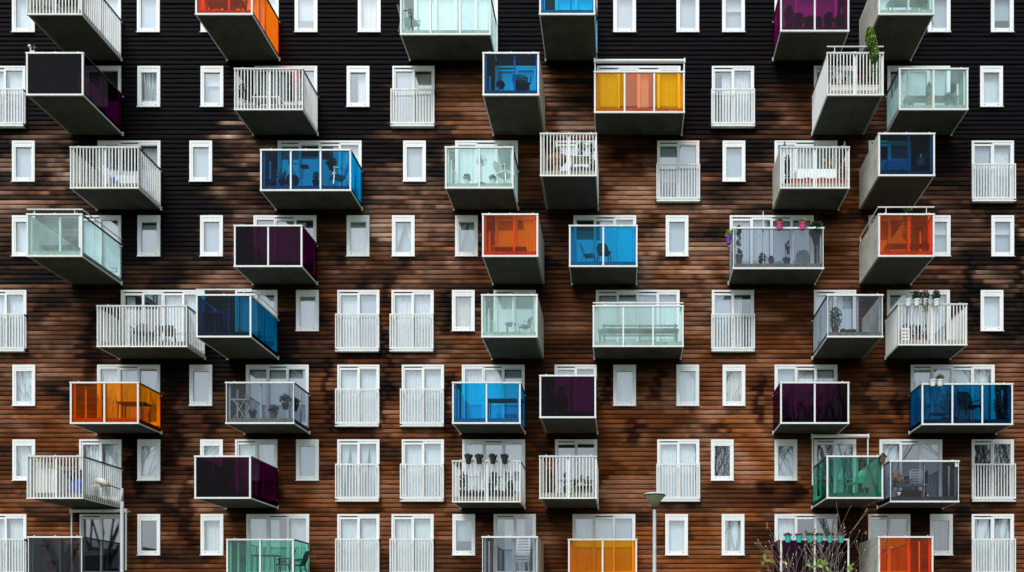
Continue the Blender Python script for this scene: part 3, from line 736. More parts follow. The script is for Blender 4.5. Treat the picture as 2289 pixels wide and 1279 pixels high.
def planter(label, loc, w, pot='redplastic', h=.18, d=.18, fol='leaf', flower='redflower', fh=.2, mossy=False, n=200):
    t = thing('planter_box', label, 'planter', loc); mb = new(pot)
    i0 = len(mb.v); a, b2 = w/2*.94, d/2*.8
    P0 = [(-a, -b2, 0), (a, -b2, 0), (a, b2, 0), (-a, b2, 0)]; P1 = [(-w/2, -d/2, h), (w/2, -d/2, h), (w/2, d/2, h), (-w/2, d/2, h)]
    mb.face(P0[::-1]); 
    for k in range(4): mb.quad(P0[k], P0[(k+1) % 4], P1[(k+1) % 4], P1[k])
    mb.box(-w/2-.012, w/2+.012, -d/2-.012, -d/2+.01, h-.03, h+.003); mb.box(-w/2-.012, w/2+.012, d/2-.01, d/2+.012, h-.03, h+.003)
    mb.mat(M['soil']); mb.face([(p[0]*.97, p[1]*.97, h-.02) for p in P1]); mb.build('trough', t)
    rnd = random.Random(int(loc[0]*99))
    if fol:
        m2 = new(fol)
        for k in range(max(2, int(w/.16))):
            x_ = -w/2+w*(k+.5)/max(2, int(w/.16)); hh = fh*rnd.uniform(.5, 1.2)
            m2.leaves((x_, 0, h+hh*.4), (.11, .09, hh*.6), int(n/max(2, w/.16)), .06, rnd, 1.2)
        m2.build('foliage', t)
    if flower:
        m3 = new(flower); m3.leaves((0, 0, h+fh*.6), (w/2*.9, .09, fh*.4), int(n*.35), .05, rnd, .8); m3.build('flowers', t)
    return t

# storey 1
chair('blue grey reclining chair at the left end of the widest top mint balcony', at(1, 894.5, 915, .8), 1.2, 'greywood', 'slats')
bench('dark low bench behind the orange red glass at the top', at(1, 437, 505, .85), 1.3, 'wood')
table('dark table behind the mint glass at the top right', at(1, 1963, 2030, .8), 1.4, .5, .62, 'wood')
chair('wire chair on the mint glass balcony at the top right', at(1, 1963, 2062, .6), .3, 'metal', 'slats', .95)
for k, (px, fr_, fh_) in enumerate(((1764, .17, .75), (1785, .2, .42), (1808, .17, .32), (1829, .15, .28), (1852, .17, .45), (1876, .2, .34))):
    plant(['tall dark shrub leftmost of the row behind plum glass', 'wide round shrub second from the left behind plum glass', 'low round shrub third from the left behind plum glass',
           'smallest round shrub fourth from the left behind plum glass', 'taller round shrub fifth from the left behind plum glass', 'broad shrub rightmost of the row behind plum glass'][k],
          at(1, 1744, px, .84), 'black', .13, .2, 'leafdark', fh_, fr_, 260, group='potted shrubs behind the plum glass')
planter('mossy planter trough behind the bars of the top left balcony', at(1, 60, 105, .88), .95, 'greywood', .16, .16, 'leaf', None, .18)
planter('yellow flowering trough near the corner of the top left balcony', at(1, 60, 160, .88), .5, 'greywood', .15, .16, 'leaflime', 'leafyellow', .12)
# storey 2
def ornament():
    b_ = binfo[(2, 59)]; t = thing('garden_ornament', 'small pale bird and post ornament on the corner of the dark purple balcony', 'ornament', (wx(72, b_['d']), -b_['d'], b_['zt']))
    mb = new('curtain_cream'); mb.box(-.07, .09, -.03, .03, 0, .05); mb.tube([(-.05, 0, .05), (-.06, 0, .2)], .022, 8); mb.lathe([(.01, .17), (.05, .19), (.055, .23), (.03, .27), (.005, .28)], 10, (-.09, 0, 0)); mb.build('bird', t)
    mb = new('greywood'); mb.tube([(.06, 0, .05), (.07, 0, .27)], .015, 6); mb.tube([(0, 0, .2), (.15, 0, .16)], .012, 6); mb.build('post', t)
ornament()
def kettle_bbq(label, loc, s=1.):
    t = thing('kettle_barbecue', label, 'barbecue', loc); mb = new('black')
    mb.lathe([(.02*s, .5*s), (.2*s, .56*s), (.28*s, .70*s), (.285*s, .73*s)], 18); mb.build('bowl', t, smooth=True)
    mb = new('black'); mb.lathe([(.285*s, .735*s), (.25*s, .86*s), (.13*s, .95*s), (.02*s, .97*s)], 18); mb.tube([(-.05*s, 0, .97*s), (-.04*s, 0, 1.02*s), (.04*s, 0, 1.02*s), (.05*s, 0, .97*s)], .012*s, 6); mb.build('lid', t, smooth=True)
    for k in range(3):
        a = k*2.1; mb = new('metal'); mb.tube([(.15*s*math.cos(a), .15*s*math.sin(a), .58*s), (.3*s*math.cos(a), .3*s*math.sin(a), 0)], .012, 6); mb.build('leg', t)
kettle_bbq('round kettle barbecue behind the blue glass balcony of the second storey', at(2, 1079, 1119, .84), .55)
chair('slatted chair behind the blue glass near its right end', at(2, 1079, 1166, .75), .2, 'wood', 'slats', 1.05)
chair('dark armchair behind the white bars of the second storey balcony', at(2, 524, 555, .8), .9, 'black', 'slats', 1.05)
table('white low table behind the white bars of the second storey balcony', at(2, 524, 600, .85), 1.0, .4, .3, 'whiteplastic')
planter('long white trough along the foot of the barred planter balcony', (wx(1908, 2.1), -2.1, binfo[(2, 1848)]['zf']+.03), 1.75, 'whiteplastic', .2, .2, None, None)
planter('long red trough of red geraniums on the barred balcony with climber', (wx(1932, 1.95), -1.93, binfo[(2, 1848)]['zf']+.235), .78, 'redplastic', .17, .17, 'leaf', 'redflower', .3, n=330)
plant('squat terracotta pot with green shoots at the left of the planter balcony', (wx(1866, 1.95), -1.93, binfo[(2, 1848)]['zf']+.235), 'terracotta', .14, .17, 'leaf', .28, .14, 90)
plant('tall narrow terracotta pot beside the centre post of the planter balcony', (wx(1889, 1.95), -1.93, binfo[(2, 1848)]['zf']+.235), 'terracotta', .11, .24, 'leafdark', .22, .1, 60)
t = thing('climbing_plant', 'bright green climber growing up through the bars and over the rail', 'plant', (wx(1950, 2.2), -2.1, binfo[(2, 1848)]['zf']+.2))
mb = new('leaf'); rnd = random.Random(5)
pts = [(.05, .0, 0), (.02, -.1, .5), (.0, -.22, 1.0), (-.06, -.25, 1.35), (-.12, -.2, 1.6)]
for k, p in enumerate(pts[1:]): mb.leaves(p, (.15, .12, .33), 330, .085, rnd, 1.2, 0)
mb.mat(M['leaflime'])
for k, p in enumerate(pts[1:]): mb.leaves((p[0], p[1]-.02, p[2]+.05), (.16, .13, .32), 300, .08, rnd, 1.2, 0)
mb.build('foliage', t); mb = new('twig'); mb.tube(pts, .012, 6); mb.build('stem', t)
t = thing('climbing_plant', 'thin brown green climber on the right screen of the planter balcony', 'plant', (wx(1962, 1.6), -1.6, binfo[(2, 1848)]['zf']))
mb = new('leafbrown'); mb.leaves((0, 0, .6), (.12, .3, .6), 120, .06, rnd); mb.mat(M['leaf']).leaves((-.05, 0, .7), (.14, .3, .5), 120, .06, rnd); mb.build('foliage', t)
plant('cactus in a round pot beside the centre post behind the mint glass', at(2, 2009, 2077, .88), 'terracotta', .13, .3, 'leafdark', .6, .12, 60, stem='cactus')
bench('long low bench behind the mint glass of the second storey right', at(2, 2009, 2080, .75), 1.9, 'greywood', False)
plant('small leafy plant right of centre behind the mint glass of the second storey', at(2, 2009, 2119, .85), 'black', .11, .32, 'leaf', .22, .14, 90)
plant('low plant at the left end behind the mint glass of the second storey', at(2, 2009, 2036, .85), 'black', .12, .2, 'leaf', .16, .18, 90)
# storey 3
def screen_cloth(r, x0, pxa, pxb, z0, z1, t, label):
    b_ = binfo[(r, x0)]; y = b_['d']*t; a, c_ = wx(pxa, y), wx(pxb, y); mb = new('curtain'); drape(mb, 0, c_-a, z0, z1, 0, .2, .02); o = mb.build('hanging_towel', None, (a, -y, b_['zf']))
    o['label'] = label; o['category'] = 'towel'
screen_cloth(3, 157, 232, 306, .0, .38, .86, 'wide white cloth hung low inside the bars of the left third storey balcony')
def bottle(loc):
    t = thing('watering_can', 'small light blue watering can behind white bars', 'watering can', loc); mb = new('bluep'); mb.lathe([(.08, 0), (.09, .18), (.05, .24)], 12); mb.build('body', t)
    mb = new('bluep'); mb.tube([(.08, 0, .06), (.17, 0, .14), (.2, 0, .24)], [.018, .014, .02], 6); mb.build('spout', t); mb = new('bluep'); mb.tube([(-.05, 0, .24), (-.13, 0, .2), (-.13, 0, .1), (-.085, 0, .06)], .01, 5); mb.build('handle', t)
bottle(at(3, 157, 254, .93))
def exercise_bike(loc):
    t = thing('exercise_bike', 'dark exercise bike in the middle of the widest blue glass balcony', 'exercise bike', loc); mk = 'whiteplastic'
    mb = new(mk); mb.tube([(-.4, 0, .05), (.45, 0, .05)], .03, 8); mb.tube([(-.4, -.2, .03), (-.4, .2, .03)], .025, 8); mb.tube([(.45, -.2, .03), (.45, .2, .03)], .025, 8)
    mb.tube([(-.25, 0, .05), (.15, 0, .5), (.2, 0, .78)], .025, 8); mb.tube([(.0, 0, .33), (-.35, 0, .9), (-.4, 0, 1.05)], .025, 8); mb.build('frame', t)
    mb = new('black'); mb.lathe([(.22, -.03), (.24, 0), (.22, .03)], 20); mb.v = [(v[0]-.22, v[2], v[1]+.3) for v in mb.v]; mb.build('flywheel', t)
    mb = new('black'); mb.box(.08, .34, -.09, .09, .78, .85); mb.build('saddle', t)
    mb = new('black'); mb.tube([(-.15, -.22, 1.02), (-.4, -.2, 1.08), (-.4, .2, 1.08), (-.15, .22, 1.02)], .018, 6); mb.build('handlebar', t)
exercise_bike(at(3, 582, 668, .8))
chair('white armchair at the right end of the widest blue glass balcony', at(3, 582, 756, .8), -.9, 'whiteplastic', 'slats', .95)
plant('dark palm in a pot behind the left pane of the widest blue balcony', at(3, 582, 632, .85), 'black', .14, .25, 'leafdark', .45, .2, 0, stem='spiky')
plant('small bushy plant beside the second post of the widest blue balcony', at(3, 582, 706, .88), 'black', .12, .22, 'leafdark', .35, .12, 90)
plant('hanging leafy plant with dark leaves above the white armchair', (wx(741, 1.0), -1.0, binfo[(3, 582)]['zf']+.75), 'black', .13, .16, 'leafdark', .26, .22, 160)
plant('low spreading plant behind the first pane of the widest blue balcony', at(3, 582, 608, .85), 'black', .12, .14, 'leafdark', .2, .2, 60)
def fan(loc):
    t = thing('standing_fan', 'standing fan with round wire cage behind mint glass', 'fan', loc)
    mb = new('greywood'); mb.lathe([(.2, 0), (.18, .03), (.03, .05)], 20); mb.build('base', t); mb = new('metal'); mb.tube([(0, 0, .05), (0, 0, .85)], .015, 8); mb.build('pole', t)
    mb = new('greywood'); mb.v = []
    for rr_ in (.2, .13, .06):
        pts = [(rr_*math.cos(a*PI/12), -.06, .85+rr_*math.sin(a*PI/12)) for a in range(25)]; mb.tube(pts, .006, 4, False)
    for k in range(16):
        a = k*PI/8; mb.tube([(.02*math.cos(a), -.07, .85+.02*math.sin(a)), (.2*math.cos(a), -.06, .85+.2*math.sin(a))], .0035, 3)
    mb.build('cage', t); mb = new('greywood'); mb.tube([(0, -.03, .85), (0, .1, .85)], [.05, .035], 10)
    mb.build('motor', t)
    for k in range(4):
        a = k*PI/2+.3; mb = new('blind'); c_, s_ = math.cos(a), math.sin(a)
        mb.face([(.03*c_, -.04, .85+.03*s_), (.16*math.cos(a-.25), -.045, .85+.16*math.sin(a-.25)), (.17*math.cos(a+.3), -.03, .85+.17*math.sin(a+.3))]); mb.build('blade', t)
fan(at(3, 995, 1077, .88))
plant('feathery plant in white pot left of the standing fan', at(3, 995, 1044, .92), 'whiteplastic', .08, .14, 'leafdark', .22, .14, 90)
plant('white potted plant with drooping leaves right of the standing fan', at(3, 995, 1102, .92), 'whiteplastic', .09, .14, 'leafdark', .2, .14, 90)
chair('white reclining chair at the right end behind the small mint glass', at(3, 995, 1128, .8), 1.0, 'whiteplastic', 'sheet', .98)
t = thing('wicker_chair', 'round brown wicker basket chair behind the white bars', 'chair', at(3, 1207.5, 1245, .85))
mb = new('wicker'); mb.lathe([(.01, .32), (.22, .36), (.33, .5), (.36, .66), (.34, .66), (.3, .5), (.2, .4), (.01, .37)], 20); mb.v = [(v[0], v[1]*.8+.12*(v[2]-.3), v[2]*1.0+.2*max(0, v[1])) for v in mb.v]; mb.build('basket', t)
mb = new('wicker'); mb.lathe([(.2, 0), (.12, .16), (.14, .33)], 14); mb.build('base', t)
table('white table with plants behind the bars beside the wicker chair', at(3, 1207.5, 1300, .82), .75, .5, .62, 'whiteplastic')
plant('red flowering plant above the wicker chair behind bars', (wx(1243, 1.2), -1.2, binfo[(3, 1207.5)]['zf']+1.0), 'terracotta', .12, .2, 'leaf', .25, .22, 120, 'redflower')
plant('leafy plant on the white table behind the bars', (wx(1299, 1.9), -1.9, binfo[(3, 1207.5)]['zf']+.625), 'black', .1, .16, 'leaf', .4, .14, 140, stem='tall')
plant('dark plant at the right end of the deep barred balcony', at(3, 1207.5, 1324, .9), 'black', .12, .3, 'leafdark', .8, .12, 160, stem='tall')
planter('mossy trough low behind the bars under the white table', at(3, 1207.5, 1295, .93), .7, 'greywood', .12, .12, 'leaf', None, .1)
table('long table behind the right barred balcony', at(3, 1744, 1820, .8), 1.35, .5, .5, 'whiteplastic', cloth='curtain')
planter('left one of the two orange red troughs behind the bars', at(3, 1744, 1791, .92), .78, 'redplastic', .17, .15, None, None)
planter('right one of the two orange red troughs behind the bars', at(3, 1744, 1849, .92), .78, 'redplastic', .17, .15, None, None)
plant('tall dark conifer at the left end of the right barred balcony', at(3, 1744, 1760, .85), 'black', .13, .2, 'leafdark', .95, .11, 300)
plant('reddish shrub at the right end of the right barred balcony', at(3, 1744, 1884, .85), 'terracotta', .14, .2, 'leafbrown', .7, .13, 240)
t = thing('wall_ornament', 'gold butterfly ornament hanging behind the right barred balcony', 'ornament', (wx(1851, 1.1), -1.1, binfo[(3, 1744)]['zf']+1.0)); mb = new('floral')
for s_ in (-1, 1): mb.face([(0, 0, 0), (s_*.2, 0, .14), (s_*.22, 0, .02), (s_*.1, 0, -.02), (s_*.17, 0, -.14), (s_*.05, 0, -.12)])
mb.build('wings', t); mb = new('black'); mb.tube([(0, -.01, -.12), (0, -.01, .1)], .015, 6); mb.build('body', t)
for k, px in enumerate((1754, 1822, 1888)):
    t = thing('rail_figure', ['leftmost small bird figure on the rail of the right barred balcony', 'middle small bird figure on the rail of the right barred balcony', 'rightmost small bird figure on the rail of the right barred balcony'][k], 'ornament', (wx(px, 1.52), -1.52, binfo[(3, 1744)]['zt']+.0)); mb = new('greywood')
    mb.lathe([(.03, .0), (.045, .05), (.035, .11), (.02, .14)], 10); mb.build('body', t); mb = new('greywood'); mb.lathe([(.005, .13), (.028, .15), (.025, .18), (.003, .2)], 10); mb.build('head', t)
table('table behind the blue glass of the right third storey balcony', at(3, 1963, 2003, .75), .75, .5, .5, 'whiteplastic', cloth='curtain')
chair('dark chair right of the cloth table behind blue glass', at(3, 1963, 2064, .75), -.4, 'black', 'slats', .9)
# storey 4
bench('long low bench behind the mint glass at the left edge', at(4, 60, 128, .7), 1.6, 'wood', False)
t = thing('storage_box', 'small white box on the bench behind mint glass', 'box', (wx(84, 1.5), -1.6, binfo[(4, 60)]['zf']+.435)); mb = new('whiteplastic'); mb.box(-.11, .11, -.1, .1, 0, .2); mb.build('body', t); mb = new('whiteplastic'); mb.box(-.12, .12, -.11, .11, .201, .23); mb.build('lid', t)
table('dark low table behind the orange red glass of the middle fourth storey', at(4, 1078, 1140, .7), 1.2, .5, .35, 'wood')
chair('dark folding chair at the centre post of the blue fourth storey balcony', at(4, 1272, 1350, .85), .2, 'black', 'sheet', .85, arms=False)
chair('grey wire chair in the left pane of the blue fourth storey balcony', at(4, 1272, 1316, .8), 1.3, 'metal', 'sheet', .75, arms=False)
plant('tall climbing plant in a grey pot at the left of the grey glass balcony', at(4, 1638, 1652, .9), 'greywood', .13, .35, 'leafdark', 1.05, .10, 260, stem='tall')
plant('purple pot with yellow green leaves hanging off the left corner of the grey balcony', (wx(1629, 1.2), -1.2, binfo[(4, 1638)]['zf']+.75), 'purplep', .11, .28, 'leaflime', .25, .14, 60)
plant('lilac pot with dead stems near the second post of the grey balcony', at(4, 1638, 1724, .9), 'purplep', .1, .2, 'leafdark', .1, .08, 20)
plant('lilac pot with thin upright flowers in the middle of the grey balcony', at(4, 1638, 1759, .9), 'purplep', .12, .2, 'leafdark', .6, .1, 60, stem='tall')
plant('dark leaning plant low beside the first post of the grey balcony', at(4, 1638, 1703, .88), 'black', .12, .18, 'leafdark', .25, .14, 80)
rail_pot(4, 1638, 1742, 'pink pot with pale pink flowers on the grey glass rail', 'pink', 'leaf', 'pinkflower', 'pink pots on the grey glass rail')
rail_pot(4, 1638, 1794, 'magenta pot with green leaves on the grey glass rail', 'pink', 'leaflime', None, 'pink pots on the grey glass rail')
plant('bushy dark green grass standing behind the grey glass rail at its right end', (wx(1825, 1.15), -1.15, binfo[(4, 1638)]['zf']+.8), 'black', .16, .25, 'leafdark', .55, .26, 420, lsize=.11)
t = thing('flag_pole', 'thin white pole rising behind the grey glass balcony', 'pole', at(4, 1638, 1706, .95)); mb = new('whiteplastic'); mb.tube([(0, 0, 0), (0, 0, 1.85)], .014, 6); mb.build('pole', t); mb = new('whiteplastic'); mb.lathe([(.005, 1.85), (.025, 1.87), (.005, 1.9)], 8); mb.build('knob', t)
t = thing('hanging_plant', 'trailing vine hanging behind orange red glass at the right', 'plant', (wx(2026, 2.1), -2.1, binfo[(4, 1963)]['zf']+1.15)); mb = new('leafdark'); rnd = random.Random(9)
for k in range(6): mb.leaves((rnd.uniform(-.08, .08), 0, -.12*k), (.14, .08, .14), 26, .07, rnd, 1.2, 0)
mb.build('foliage', t); mb = new('leaf'); mb.leaves((0, -.1, .35), (.16, .08, .08), 70, .06, rnd); mb.build('leaves', t); t2 = new('black'); t2.lathe([(.09, 0), (.12, .15), (.12, .16)], 12); t2.build('pot', t)
bench('long wooden bench behind the orange red glass at the right', at(4, 1963, 2030, .75), 1.6, 'wood', False)
# storey 5
for k, (px, rz, lab) in enumerate(((312, .2, 'black plastic chair leftmost behind the wide white bars'), (345, -.1, 'black plastic chair second from left behind the wide white bars'), (380, .5, 'dark chair behind the wide white bars near the right'), )):
    chair(lab, at(5, 217, px, .82), rz, 'black', 'sheet', .72 if k else .8, arms=False)
table('tall dark frame table behind the deep blue glass', at(5, 438.5, 485, .6), .8, .5, .95, 'bluep')
table('small round table behind the mint glass of the middle fifth storey', at(5, 1076, 1141, .9), .38, .38, .34, 'greywood', True)
chair('grey green chair at the right of the middle mint balcony', at(5, 1076, 1174, .85), -.9, 'greywood', 'slats', .62)
bench('first long low bench behind the wide mint glass below the white tube', at(5, 1325, 1427, .85), 2.9, 'wood', False)
t = thing('storage_rack', 'long slatted grey rack behind the wide mint glass', 'rack', at(5, 1325, 1430, .55)); mb = new('greywood')
for k in range(4): mb.box(-1.4, 1.4, -.02, .0, .38+.12*k, .44+.12*k)
mb.build('slats', t)
for x_ in (-1.3, 0, 1.3): m2 = new('greywood'); m2.box(x_-.03, x_+.03, .001, .05, 0, .85); m2.build('upright', t)
plant('bushy plant in a red pot at the left of the grey glass balcony', at(5, 1848.5, 1867, .88), 'redplastic', .12, .2, 'leafdark', .75, .24, 260)
planter('low dark planted trough right of the red pot behind grey glass', at(5, 1848.5, 1900, .88), .7, 'black', .1, .14, 'leafdark', None, .1)
labs = ['bare white hanging pot leftmost on the white bars', 'white hanging pot with trailing green leaves second on the white bars', 'white hanging pot with pink flowers third on the white bars', 'white hanging pot with dull orange flowers rightmost on the white bars']
for k, px in enumerate((2030, 2049, 2068, 2093)):
    rail_pot(5, 2007.5, px, labs[k], 'whiteplastic', None if k == 0 else 'leafdark', [None, None, 'pinkflower', 'leafbrown'][k], 'white pots hanging on the right white bars', 1.0, k in (2,), fh=.36)
for k, px in enumerate((2036, 2047, 2056, 2068)):
    plant(['narrow dark potted plant leftmost of four low behind the white bars', 'red potted plant second of four low behind the white bars', 'dark potted plant third of four low behind the white bars', 'leaning potted plant rightmost of four low behind the white bars'][k],
          at(5, 2007.5, px, .92), ['black', 'redplastic', 'black', 'black'][k], .08, .2, 'leafdark', .35, .08, 70, group='small plants behind the right white bars', stem='tall' if k % 2 else 'bush')
t = thing('plastic_crate', 'white plastic crate at the left end behind the right white bars', 'crate', at(5, 2007.5, 2022, .88)); mb = new('whiteplastic')
for z_ in (0, .12, .24, .36): mb.box(-.14, .14, -.12, .12, z_, z_+.07)
for x_, y_ in ((-.13, -.11), (.13, -.11), (-.13, .11), (.13, .11)): mb.box(x_-.012, x_+.012, y_-.012, y_+.012, 0, .43)
mb.build('shell', t)
# storey 6
table('dark narrow table with low legs behind the amber glass', at(6, 157, 300, .75), 1.0, .5, .62, 'wood')
def folding(label, loc):
    t = thing('folding_table', label, 'table', loc)
    mb = new('whiteplastic'); mb.box(-.3, .3, -.2, .2, .66, .69); mb.build('tabletop', t)
    for yy in (-.18, .18):
        for s_ in (-1, 1): m2 = new('whiteplastic'); m2.tube([(-.2*s_, yy+.01*s_, 0), (.2*s_, yy+.01*s_, .66)], .014, 6); m2.build('leg', t)
folding('white folding table with crossed legs behind the smoke grey glass', at(6, 504.5, 540, .85))
plant('dark purple flowering plant left of the post behind grey glass', (wx(638, 1.35), -1.35, binfo[(6, 504.5)]['zf']+.35), 'black', .12, .2, 'leafdark', .35, .2, 160, 'magenta')
plant('dark pink flowering plant at the right corner behind grey glass', (wx(657, 1.2), -1.1, binfo[(6, 504.5)]['zf']+.35), 'black', .1, .2, 'leafdark', .3, .16, 120, 'magenta')
plant('faded flowering plant in the middle behind the smoke grey glass', at(6, 504.5, 612, .9), 'greywood', .12, .2, 'leafdark', .3, .18, 120, 'magenta')
plant('small dried plant left of the middle behind the smoke grey glass', at(6, 504.5, 565, .9), 'black', .09, .15, 'leafdark', .2, .14, 90)
table('dark plain table behind the blue glass left of the purple balcony', at(6, 1011, 1130, .7), 1.3, .5, .75, 'wood')
t = thing('floor_vase', 'round bulging vase behind the dark purple glass', 'vase', at(6, 1206, 1255, .85)); mb = new('whiteplastic'); mb.lathe([(.12, 0), (.24, .25), (.26, .5), (.12, .8), (.1, .9), (.14, .95)], 18); mb.build('body', t, smooth=True)
for k, px in enumerate((2085, 2101)):
    rail_pot(6, 2060, px, ['empty white pot hanging on the rail of the wide blue balcony', 'white pot with pink flower on the rail of the wide blue balcony'][k], 'whiteplastic', None if k == 0 else 'leaf', None if k == 0 else 'pinkflower', 'white pots on the blue balcony rail', .95, fh=.2)
chair('tall dark chair behind the middle pane of the right blue balcony', at(6, 2060, 2167, .75), .1, 'black', 'sheet', 1.15)
table('low pale table behind the left pane of the right blue balcony', at(6, 2060, 2097, .85), .6, .4, .25, 'whiteplastic')
t = thing('bird_cage', 'dark wire bird cage behind the left pane of the right blue balcony', 'cage', at(6, 2060, 2118, .7)); mb = new('black')
for k in range(9):
    x_ = -.28+.07*k; mb.tube([(x_, -.2, .1), (x_, -.2, .95)], .006, 4)
for z_ in (.1, .4, .7, .95): mb.tube([(-.28, -.2, z_), (.28, -.2, z_)], .009, 4)
mb.build('wires', t); mb = new('black'); mb.box(-.3, .3, -.19, .2, .05, .1); mb.build('tray', t)
plant('dark shrub behind the right pane of the right blue balcony', at(6, 2060, 2236, .8), 'black', .15, .25, 'leafdark', .7, .24, 240)
# storey 7
def cabinet(label, loc, w, d, h, doors=2):
    t = thing('storage_cabinet', label, 'cabinet', loc); mb = new('whiteplastic'); mb.box(-w/2, w/2, -d/2, d/2, 0, h); mb.build('body', t)
    for k in range(doors): mb = new('whiteplastic'); mb.box(-w/2+.01+k*w/doors, -w/2-.01+(k+1)*w/doors, -d/2-.02, -d/2-.002, .03, h-.03); mb.build('door', t)
cabinet('tall white cabinet at the left end behind the lower left bars', at(7, 60.5, 86, .8), .42, .4, 1.1, 1)
cabinet('wide pale grey cabinet beside the tall white one behind the lower left bars', at(7, 60.5, 118, .8), .6, .4, .88, 2)
t = thing('rain_barrel', 'bright blue plastic barrel behind the lower left bars', 'barrel', at(7, 60.5, 178, .88)); mb = new('bluep'); mb.lathe([(.15, 0), (.165, .05), (.165, .42), (.15, .47), (.16, .47), (.16, .5), (.05, .5)], 18); mb.build('body', t); mb = new('bluep'); mb.lathe([(.04, .501), (.04, .53)], 10); mb.build('cap', t)
kettle_bbq('large black kettle barbecue beside the blue barrel', at(7, 60.5, 170, .6), 1.05)
t = thing('broom', 'yellow handled broom leaning along the lower left railing', 'broom', at(7, 60.5, 78, .93)); mb = new('leafyellow'); mb.tube([(0, 0, 1.2), (.62, -.02, .95), (1.1, -.05, .8)], .014, 6); mb.build('handle', t); mb = new('black'); mb.box(1.08, 1.3, -.09, 0, .68, .8); mb.build('bristles', t)
def jug(loc):
    t = thing('water_jug', 'pale pink and white jug with a handle by the side railing', 'jug', loc); mb = new('whiteplastic'); mb.lathe([(.13, 0), (.15, .2), (.12, .32), (.05, .38), (.05, .42)], 14); mb.build('body', t); mb = new('redplastic'); mb.lathe([(.055, .421), (.055, .46)], 10); mb.build('cap', t); mb = new('whiteplastic'); mb.tube([(.06, 0, .38), (.15, 0, .36), (.15, 0, .22)], .014, 5); mb.build('handle', t)
jug(at(7, 60.5, 207, .7))
table('small white folding stool behind the side bars of the lower left balcony', at(7, 60.5, 228, .5), .4, .35, .45, 'whiteplastic', cat='stool')
labs = ['black pot with blue flowers leftmost of four on the white rail', 'black pot with small white flowers second of four on the white rail', 'black pot with green leaves third of four on the white rail', 'black pot with blue flowers rightmost of four on the white rail']
for k, px in enumerate((1047, 1071, 1102, 1128)):
    rail_pot(7, 1011, px, labs[k], 'black', 'leafdark', ['bluef', 'pinkflower', None, 'bluef'][k], 'black pots on the white rail', 1.0, fh=.12)
for k, (px, p_, f_) in enumerate(((1034, 'black', .7), (1089, 'terracotta', .35), (1103, 'black', .7), (1141, 'terracotta', .4))):
    plant(['tall dark plant leftmost behind the bars with black pots', 'low terracotta potted plant under the black rail pots', 'tall dark plant in the middle under the black rail pots', 'terracotta potted plant at the right under the black rail pots'][k],
          at(7, 1011, px, .85), p_, .13, .25, 'leafdark', f_, .12, 160, group='plants behind the bars with black pots')
planter('long black trough low behind the bars with black pots', at(7, 1011, 1090, .93), 2.0, 'black', .16, .12, 'leafdark', None, .08)
labs = ['large black pot with thin stems leftmost behind the deep white bars', 'black pot with pale shoots left of the post behind the deep white bars', 'orange pot right of the post behind the deep white bars', 'black pot with light leaves right of the orange one', 'black pot with reddish leaves rightmost behind the deep white bars']
for k, (px, p_, l_, f_) in enumerate(((1233, 'black', 'leafdark', .5), (1266, 'black', 'leaf', .5), (1288, 'terracotta', 'leafdark', .2), (1303, 'black', 'leaflime', .35), (1315, 'black', 'leafbrown', .3))):
    plant(labs[k], at(7, 1205.5, px, .9), p_, .12 if k != 2 else .09, .26, l_, f_, .12, 70, group='plants behind the deep white bars', stem='tall')
planter('mossy beige trough at the right foot of the deep white bars', at(7, 1205.5, 1302, .96), .7, 'greywood', .1, .1, 'leaf', None, .05)
chair('pale reclining garden chair behind the bottle green glass', at(7, 1847.5, 1912, .85), -1.1, 'whiteplastic', 'sheet', .85)
plant('low dark plant right of the reclining chair behind green glass', at(7, 1847.5, 1935, .85), 'black', .12, .12, 'leafdark', .12, .16, 90)
b_ = binfo[(7, 1847.5)]; t = thing('birdhouse', 'dark wooden birdhouse on the corner of the green glass balcony', 'birdhouse', (wx(1970, 2.3), -2.38, b_['zt']-.27)); mb = new('wood'); mb.box(-.09, .09, -.09, .06, 0, .22); mb.face([(-.09, -.09, .22), (.09, -.09, .22), (0, -.09, .3)]); mb.face([(.09, .06, .22), (-.09, .06, .22), (0, .06, .3)]); mb.build('box', t)
mb = new('black'); mb.face([(-.14, -.13, .19), (0, -.13, .34), (0, .09, .34), (-.14, .09, .19)]); mb.face([(.14, -.13, .19), (.14, .09, .19), (0, .09, .34), (0, -.13, .34)]); mb.build('roof', t); mb = new('black'); mb.tube([(0, -.088, .13), (0, -.094, .13)], .028, 10); mb.build('entrance_hole', t)
chair('garden chair with floral cushion behind the smoke glass', at(7, 1989, 2014, .8), .1, 'whiteplastic', 'slats', .95, 'floral')
chair('white slatted garden chair behind the smoke glass', at(7, 1989, 2053, .8), -.1, 'whiteplastic', 'slats', 1.0)
planter('dark red trough in front of the floral chair behind smoke glass', at(7, 1989, 2036, .93), .75, 'redplastic', .16, .16, 'leafdark', None, .1)
plant('green ivy garland on a thin pole beside the white slatted chair', at(7, 1989, 2070, .93), 'black', .08, .18, 'leaf', .75, .06, 200, stem='tall')
plant('small white potted plant at the foot of the floral chair', at(7, 1989, 2008, .95), 'whiteplastic', .1, .14, 'leafdark', .06, .08, 30)
t = thing('wall_lantern', 'tiny brass lantern hanging at the right corner of the smoke glass', 'lantern', (wx(2137, 1.6), -1.62, binfo[(7, 1989)]['zt']-.25)); mb = new('curtain_cream'); mb.box(-.04, .04, -.03, .03, 0, .1); mb.build('box', t); mb = new('leafyellow'); mb.lathe([(.05, .101), (.01, .16)], 8); mb.tube([(0, 0, .15), (0, 0, .2)], .006, 5); mb.build('cap', t)
